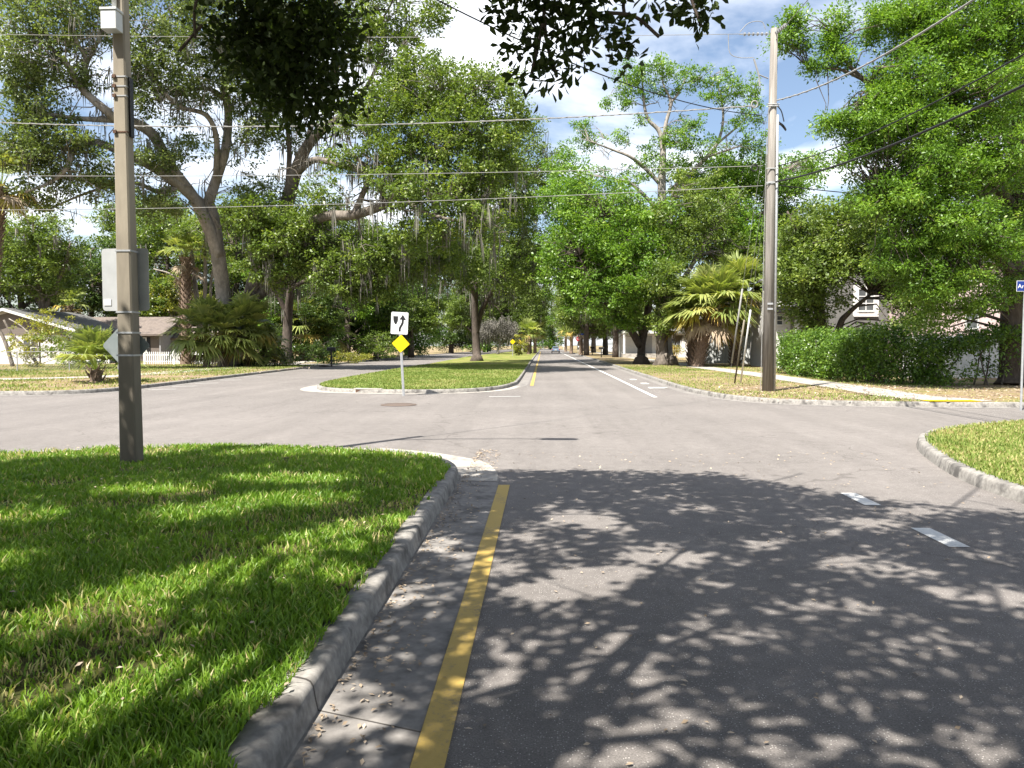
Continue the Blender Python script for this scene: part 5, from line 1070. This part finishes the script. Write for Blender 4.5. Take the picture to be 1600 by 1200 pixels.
# ------------------------------------------------------------------ cars far up the street
def car(label, loc, rz, paintm, group='cars far up the street'):
    t = thing('parked_car', label, 'car', loc, rz, group)
    prof = [(-.86, .3), (.86, .3), (.9, .6), (.88, .95), (.72, 1.02), (.62, 1.45), (.4, 1.52), (-.4, 1.52), (-.62, 1.45), (-.72, 1.02), (-.88, .95), (-.9, .6)]
    body = MB()
    low = [(-.86, .3), (.86, .3), (.9, .6), (.88, .95), (.7, 1.0), (-.7, 1.0), (-.88, .95), (-.9, .6)]
    body.prism(low, -2.2, 2.2); body.prism([(-.70, 1.0), (.70, 1.0), (.58, 1.48), (-.58, 1.48)], -1.9, .9); body.build('body', paintm, t, bevel=.06)
    MB().add([(-.62, -1.905, 1.04), (.62, -1.905, 1.04), (.52, -1.905, 1.42), (-.52, -1.905, 1.42)], [(0, 1, 2, 3)]).build('rear_window', 'glass', t)
    for s in (-1, 1): MB().box(s*.78-.1, s*.78+.1, -2.23, -2.19, .72, .92).build('tail_light', 'sign_red', t)
    MB().box(-.26, .26, -2.23, -2.2, .62, .76).build('number_plate', 'white', t); MB().box(-.88, .88, -2.26, -2.19, .34, .55).build('bumper', 'black', t, bevel=.02)
    for sx in (-.82, .82):
        for sy in (-1.35, 1.35): w_ = MB().tube([(sx-.1, sy, .32), (sx+.1, sy, .32)], .32, 16).build('wheel', 'black', t); MB().tube([(sx-.11, sy, .32), (sx+.11, sy, .32)], .19, 12).build('rim', 'galv', w_)
    return t
b = G(867, 546, 0); car('light blue hatchback seen from behind on the far street', (3.0, 172, 0), 0, 'car_paint')
car('white car parked on a right hand driveway beyond the mailboxes', (13, 140, KH), R(80), 'white')

# ------------------------------------------------------------------ houses and fences
def window(parent, x0, x1, y, z0, z1, nx=2, nz=2, frame='white', out=-1):
    """sash window on a wall facing -Y (local coordinates of the house)"""
    mb = MB(); f = .09
    mb.box(x0-f, x0, y-.06, y+.02, z0-f, z1+f).box(x1, x1+f, y-.06, y+.02, z0-f, z1+f).box(x0, x1, y-.06, y+.02, z1, z1+f).box(x0, x1, y-.09, y+.02, z0-f, z0)
    for k in range(1, nx): xx = x0+(x1-x0)*k/nx; mb.box(xx-.025, xx+.025, y-.045, y-.012, z0, z1)
    for k in range(1, nz): zz = z0+(z1-z0)*k/nz; mb.box(x0, x1, y-.047, y-.014, zz-.025, zz+.025)
    w_ = mb.build('window', frame, parent)
    MB().box(x0, x1, y-.011, y+.01, z0, z1).build('pane', 'glass', w_); return w_
def gable_roof(mb, x0, x1, y0, y1, ze, zr, ov=.45, th=.16, along='x'):
    if along == 'x':
        ym = (y0+y1)/2; s = (zr-ze)/(ym-y0); zl = ze-ov*s
        for ya, yb_, in ((y0-ov, ym), (y1+ov, ym)):
            mb.add([(x0-ov, ya, zl), (x1+ov, ya, zl), (x1+ov, yb_, zr), (x0-ov, yb_, zr), (x0-ov, ya, zl+th), (x1+ov, ya, zl+th), (x1+ov, yb_, zr+th), (x0-ov, yb_, zr+th)], [(0, 1, 2, 3), (4, 5, 6, 7), (0, 1, 5, 4), (1, 2, 6, 5), (3, 0, 4, 7)])
    else:
        xm = (x0+x1)/2; s = (zr-ze)/(xm-x0); zl = ze-ov*s
        for xa, xb in ((x0-ov, xm), (x1+ov, xm)):
            mb.add([(xa, y0-ov, zl), (xa, y1+ov, zl), (xb, y1+ov, zr), (xb, y0-ov, zr), (xa, y0-ov, zl+th), (xa, y1+ov, zl+th), (xb, y1+ov, zr+th), (xb, y0-ov, zr+th)], [(0, 1, 2, 3), (4, 5, 6, 7), (0, 1, 5, 4), (3, 0, 4, 7), (2, 3, 7, 6)])
    return mb
def walls(x0, x1, y0, y1, ze, zr, along='x'):
    if along == 'x': return MB().add([(x, y, z) for x in (x0, x1) for y, z in ((y0, -.1), (y1, -.1), (y1, ze), ((y0+y1)/2, zr), (y0, ze))], [(0, 1, 2, 3, 4), (5, 6, 7, 8, 9), (0, 5, 9, 4), (1, 6, 7, 2)])
    return MB().add([(x, y, z) for y in (y0, y1) for x, z in ((x0, -.1), (x1, -.1), (x1, ze), ((x0+x1)/2, zr), (x0, ze))], [(0, 1, 2, 3, 4), (5, 6, 7, 8, 9), (0, 5, 9, 4), (1, 6, 7, 2)])
# brown house with gable towards the street
bx1 = A(250, 540, 68).x; t = thing('house', 'low brown house with a shingle gable roof behind the white picket fence', 'house', (bx1, 68, 0))
walls(-12, 0, 0, 7, 2.75, 4.2).build('wall', 'siding_brown', t); gable_roof(MB(), -12, 0, 0, 7, 2.75, 4.2, .55).build('roof', 'shingle', t)
w_ = window(t, -2.2, -1.3, -.001, 1.1, 2.3, 1, 2)
for x in (-2.62, -1.16): MB().box(x, x+.28, -.05, -.005, 1.0, 2.4).build('shutter', 'black', t)
MB().box(.0, .12, -.12, 7.12, -.1, 2.6).build('corner_board', 'siding_grey', t)
window(t, -6.2, -5.2, -.001, 1.1, 2.3, 1, 2)
t2 = thing('house', 'grey painted wing of a house right of the brown gable behind the picket fence', 'house', (A(262, 540, 70).x, 70, 0))
walls(0, 5.0, 0, 5, 2.3, 3.3).build('wall', 'siding_grey', t2); gable_roof(MB(), 0, 5.0, 0, 5, 2.3, 3.3, .3).build('roof', 'shingle', t2); window(t2, 1.0, 1.8, -.001, .9, 1.9, 1, 2)
# white house at the left edge
hx = A(115, 540, 62).x; t = thing('house', 'white stucco house with a gable recess painted dark as shade at the left edge', 'house', (hx, 62, 0))
walls(-11, 0, 0, 9, 3.0, 4.6, 'y').build('wall', 'stucco_white', t); gable_roof(MB(), -11, 0, 0, 9, 3.0, 4.6, .6, along='y').build('roof', 'shingle_grey', t)
MB().add([(-10.4, -.02, 2.5), (-.6, -.02, 2.5), (-.6, -.02, 3.0), (-5.5, -.02, 4.35), (-10.4, -.02, 3.0)], [(0, 1, 2, 3, 4)]).build('gable_shade', 'siding_brown', t)  # flat dark panel, the shade of the recess put into its colour
mb = MB(); s = (4.6-3.0)/5.5
for sg in (-1, 1):
    mb.add([(-5.5, -.64, 4.72), (-5.5, -.64, 4.5), (-5.5+sg*6.1, -.64, 4.5-s*6.1), (-5.5+sg*6.1, -.64, 4.72-s*6.1), (-5.5, -.60, 4.72), (-5.5, -.60, 4.5), (-5.5+sg*6.1, -.60, 4.5-s*6.1), (-5.5+sg*6.1, -.60, 4.72-s*6.1)], [(0, 1, 2, 3), (4, 5, 6, 7), (0, 3, 7, 4), (1, 2, 6, 5)])
mb.build('fascia', 'white', t); window(t, -4.2, -3.0, -.001, .9, 2.1, 2, 2); window(t, -8.5, -7.3, -.001, .9, 2.1, 2, 2)
# white porch house beyond the street oaks
t = thing('house', 'white house with a columned porch beyond the forked street oak', 'house', (10.2, 100, KH))
walls(0, 11, 0, 8, 3.3, 5.2).build('wall', 'stucco_white', t); gable_roof(MB(), 0, 11, 0, 8, 3.3, 5.2, .5).build('roof', 'shingle_grey', t)
MB().box(0, 5.4, -2.4, 0, 3.05, 3.4).build('porch_roof', 'white', t)
MB().box(0, 5.4, -2.4, 0, 0, .5).build('porch_floor', 'concrete', t)
for x in (.2, 2.3, 5.1): MB().tube([(x, -2.2, .5), (x, -2.2, 3.05)], .16, 10).build('column', 'white', t)
MB().box(2.7, 4.0, -.03, 0, .5, 2.8).build('door', 'siding_grey', t); window(t, 6.4, 7.6, -.001, 1.0, 2.4, 2, 2); window(t, 8.8, 10, -.001, 1.0, 2.4, 2, 2)
# grey stucco two-storey house
Y = 50; gx = A(1262, 540, Y).x; t = thing('house', 'two storey grey stucco house with one white framed window above the hedge', 'house', (gx, Y, 0))
wd = A(1455, 540, Y).x-gx
walls(0, wd, 0, 4.2, 7.2, 8.4).build('wall', 'stucco_grey', t); gable_roof(MB(), 0, wd, 0, 4.2, 7.2, 8.4, .4).build('roof', 'shingle_grey', t)
a = A(1341, 485, Y); c = A(1365, 452, Y); window(t, a.x-gx, c.x-gx, -.001, a.z, c.z, 2, 3)
MB().box(a.x-gx-.34, a.x-gx-.095, -.035, -.004, a.z-.32, c.z+.30).box(c.x-gx+.095, c.x-gx+.34, -.035, -.004, a.z-.32, c.z+.30).box(a.x-gx-.094, c.x-gx+.094, -.035, -.004, c.z+.095, c.z+.30).box(a.x-gx-.094, c.x-gx+.094, -.035, -.004, a.z-.32, a.z-.095).build('window_surround', 'stucco_white', t)
MB().box(a.x-gx-.3, c.x-gx+.3, -.12, .0, a.z-.4, a.z-.32).build('window_ledge', 'stucco_white', t)
Y = 53.5; gx = A(1209, 540, Y).x; wd = A(1238, 540, Y).x-gx
t = thing('house', 'white house wing with a dark eave just right of the wooden utility pole', 'house', (gx, Y, 0))
MB().box(0, wd, 0, 6, -.1, 5.6).build('wall', 'stucco_white', t); a = A(1222, 490, Y); c = A(1232, 462, Y)
window(t, A(1222, 500, Y).x-gx, A(1230, 500, Y).x-gx, -.001, A(1222, 476, Y).z, A(1222, 458, Y).z, 1, 2); window(t, A(1214, 500, Y).x-gx, A(1222, 500, Y).x-gx, -.001, A(1222, 507, Y).z, A(1222, 494, Y).z, 1, 2)
gable_roof(MB(), 0, wd, 0, 6, 5.5, 6.3, .2).build('roof', 'shingle_grey', t); MB().box(-.3, wd, -1.2, -.005, A(1220, 489, Y).z, A(1220, 480, Y).z).build('eave', 'black', t)
# pink house
Y = 44; gx = A(1462, 540, Y).x; t = thing('house', 'pale pink stucco house showing through the oak at the right edge', 'house', (gx, Y, 0))
walls(0, 12, 0, 9, 6.4, 8.4).build('wall', 'stucco_pink', t); gable_roof(MB(), 0, 12, 0, 9, 6.4, 8.4, .5).build('roof', 'shingle_grey', t)
for px, py in ((1518, 500), (1592, 490), (1592, 425), (1518, 425)): a = A(px, py, Y); w_ = window(t, a.x-gx-.3, a.x-gx+.3, -.001, a.z-.45, a.z+.5, 1, 2)
# fences
def panel_fence(name, label, a, b_, h, wpan, mat):
    a = Vector(a); b_ = Vector(b_); d = b_-a; ln = d.length; t = thing(name, label, 'fence', a, math.atan2(d.y, d.x)); n = max(1, round(ln/wpan)); mb = MB()
    for k in range(n):
        x0 = ln*k/n; x1 = ln*(k+1)/n
        m = 8
        for j in range(m): mb.box(x0+.07+(x1-x0-.14)*j/m+.006, x0+.07+(x1-x0-.14)*(j+1)/m-.006, -.018, .018, .06, h)
        mb.box(x0+.05, x1-.05, -.03, .03, .1, .2); mb.box(x0+.05, x1-.05, -.03, .03, h-.12, h-.02)
    mb.build('panel', mat, t)
    for k in range(n+1):
        p = MB().box(ln*k/n-.065, ln*k/n+.065, -.065, .065, 0, h+.05).build('post', mat, t); MB().add([(ln*k/n+sx*.08, sy*.08, h+.05) for sx, sy in ((-1, -1), (1, -1), (1, 1), (-1, 1))]+[(ln*k/n, 0, h+.14)], [(0, 1, 4), (1, 2, 4), (2, 3, 4), (3, 0, 4), (3, 2, 1, 0)]).build('cap', mat, p)
    return t
f0 = G(1116, 571, KH); f1 = G(1200, 574, KH)
panel_fence('panel_fence', 'tall pale vinyl panel fence in shade behind the cabbage palms', (f0.x, 64, KH), (f1.x+2.2, 61, KH), 2.25, 2.4, 'vinyl')
panel_fence('panel_fence', 'bright white panel fence showing through the thin end of the hedge', (16.4, 35.5, KH), (26, 35, KH), 1.95, 2.4, 'white')
def picket(label, a, b_, h=1.05):
    a = Vector(a); b_ = Vector(b_); d = b_-a; ln = d.length; t = thing('picket_fence', label, 'fence', a, math.atan2(d.y, d.x), 'white picket fence runs'); mb = MB(); n = int(ln/.17)
    for k in range(n):
        x = ln*(k+.5)/n; mb.prism([(x-.045, .06), (x+.045, .06), (x+.045, h-.08), (x, h), (x-.045, h-.08)], -.035, -.012)
    mb.build('pickets', 'white', t); MB().box(0, ln, -.011, .03, .22, .31).box(0, ln, -.011, .03, h-.32, h-.23).build('rails', 'white', t)
    for k in range(int(ln/2.4)+1): p = MB().box(k*2.4-.07, k*2.4+.07, -.05, .09, 0, h+.1).build('post', 'white', t); MB().box(k*2.4-.09, k*2.4+.09, -.07, .11, h+.1, h+.14).build('cap', 'white', p)
picket('white picket fence right of the concrete pole before the brown house', (A(226, 574, 60).x, 60, KH), (A(335, 574, 60).x, 60, KH))
picket('white picket fence section left of the concrete pole behind the small fan palm', (A(109, 574, 61).x, 61, KH), (A(172, 574, 61).x, 61, KH))
def chainlink(label, a, b_, h=1.15):
    a = Vector(a); b_ = Vector(b_); d = b_-a; ln = d.length; t = thing('chain_link_fence', label, 'fence', a, math.atan2(d.y, d.x)); n = max(1, round(ln/3.0))
    for k in range(n+1): p = MB().tube([(ln*k/n, 0, -.1), (ln*k/n, 0, h+.03)], .032, 8).build('post', 'galv', t)
    MB().tube([(0, 0, h), (ln, 0, h)], .022, 6).build('top_rail', 'galv', t)
    mb = MB(); s = .16; m = int(ln/s)
    for k in range(-int(h/s), m):
        for sg in (1, -1):
            x0 = k*s; x1 = x0+h; z0, z1 = (0.05, h) if sg == 1 else (h, .05)
            if x0 < 0 or x1 > ln: continue
            mb.tube([(x0, 0, z0), (x1, 0, z1)], .0035, 3, False)
    mb.build('mesh', 'galv', t)
chainlink('low chain link fence before the white house at the left edge', (A(-60, 588, 42).x, 42, KH), (A(185, 585, 47).x, 47, KH))
# dead leaning trunks in the left yard
for i, (pts, lab) in enumerate([([(20, 572, 52, .14), (12, 545, 52, .13), (4, 525, 52, .11), (-10, 500, 52, .08)], 'bare brown forked trunk leaning at the left edge before the white house'), ([(60, 572, 53, .13), (42, 545, 53, .12), (20, 525, 53, .1), (6, 500, 53, .07)], 'bare arching trunk right of the forked one before the white house'), ([(64, 560, 54, .06), (55, 535, 54, .06), (36, 512, 54, .05), (14, 498, 54, .04)], 'thin pale dead branch propped in the left yard')]):
    p0 = A(*pts[0][:3]); t = thing('bare_trunk', lab, 'dead tree', (p0.x, p0.y, KH)); mb = MB(); sk = limbs(mb, [[bp(*q) for q in pts]])
    q = pts[1]; mb.tube([A(*q[:3]), A(q[0]+10, q[1]-8, q[2]), A(q[0]+12, q[1]-24, q[2])], [.06, .05, .03], 6)
    part(mb, 'trunk', 'bark' if i < 2 else 'bark_pale', t, smooth=True)
# mulch rings, fallen leaves and twigs
for (px, py, r, Yz) in ((191, 731, .55, None), (1098, 573, 2.2, None), (150, 598, .7, None)):
    g = G(px, py, KH); n = 28; rng = np.random.default_rng(int(px)); rr = r*rng.uniform(.7, 1.15, n)
    me = bpy.data.meshes.new('bare_soil'); me.from_pydata([(g.x+math.cos(6.283*k/n)*rr[k], g.y+math.sin(6.283*k/n)*rr[k]*.9, KH+.006) for k in range(n)], [], [tuple(range(n))]); tag(link('bare_soil', me, 'mulch'), kind='structure')
def litter():
    rng = np.random.default_rng(77); P = []
    for k in range(5200):
        q = rng.uniform()
        if q < .10: x, y, z = rng.uniform(-.98, 4.9), rng.uniform(2.5, 12), .012
        elif q < .26: x, y, z = -.97+.35*rng.uniform()**2.2, rng.uniform(2.5, 12), .016
        elif q < .36: x, y, z = rng.uniform(-7, -1.1), rng.uniform(3, 11), KH+.045
        elif q < .80: x, y, z = rng.uniform(6, 20), 21.3+8.5*rng.uniform(), KH+.014
        else: x, y, z = rng.uniform(-22, -16), rng.uniform(30, 60), KH+.012
        P.append((x, y, z))
    P = np.array(P); n = len(P); u = rng.normal(size=(n, 3)); u[:, 2] *= .15; u = unit(u); v = unit(np.cross(np.array([0, 0, 1.0])+rng.normal(size=(n, 3))*.25, u))
    far = np.clip(np.hypot(P[:, 0], P[:, 1])/14, .6, 2.2); L = rng.uniform(.035, .07, n)*far
    V, Fc, T = kites(P, u, v, L, L*.5, rng.uniform(size=n)); tag(link('leaf_litter', np_mesh('leaf_litter', V, Fc, 4, T), 'palm_dead'), kind='stuff')
litter()
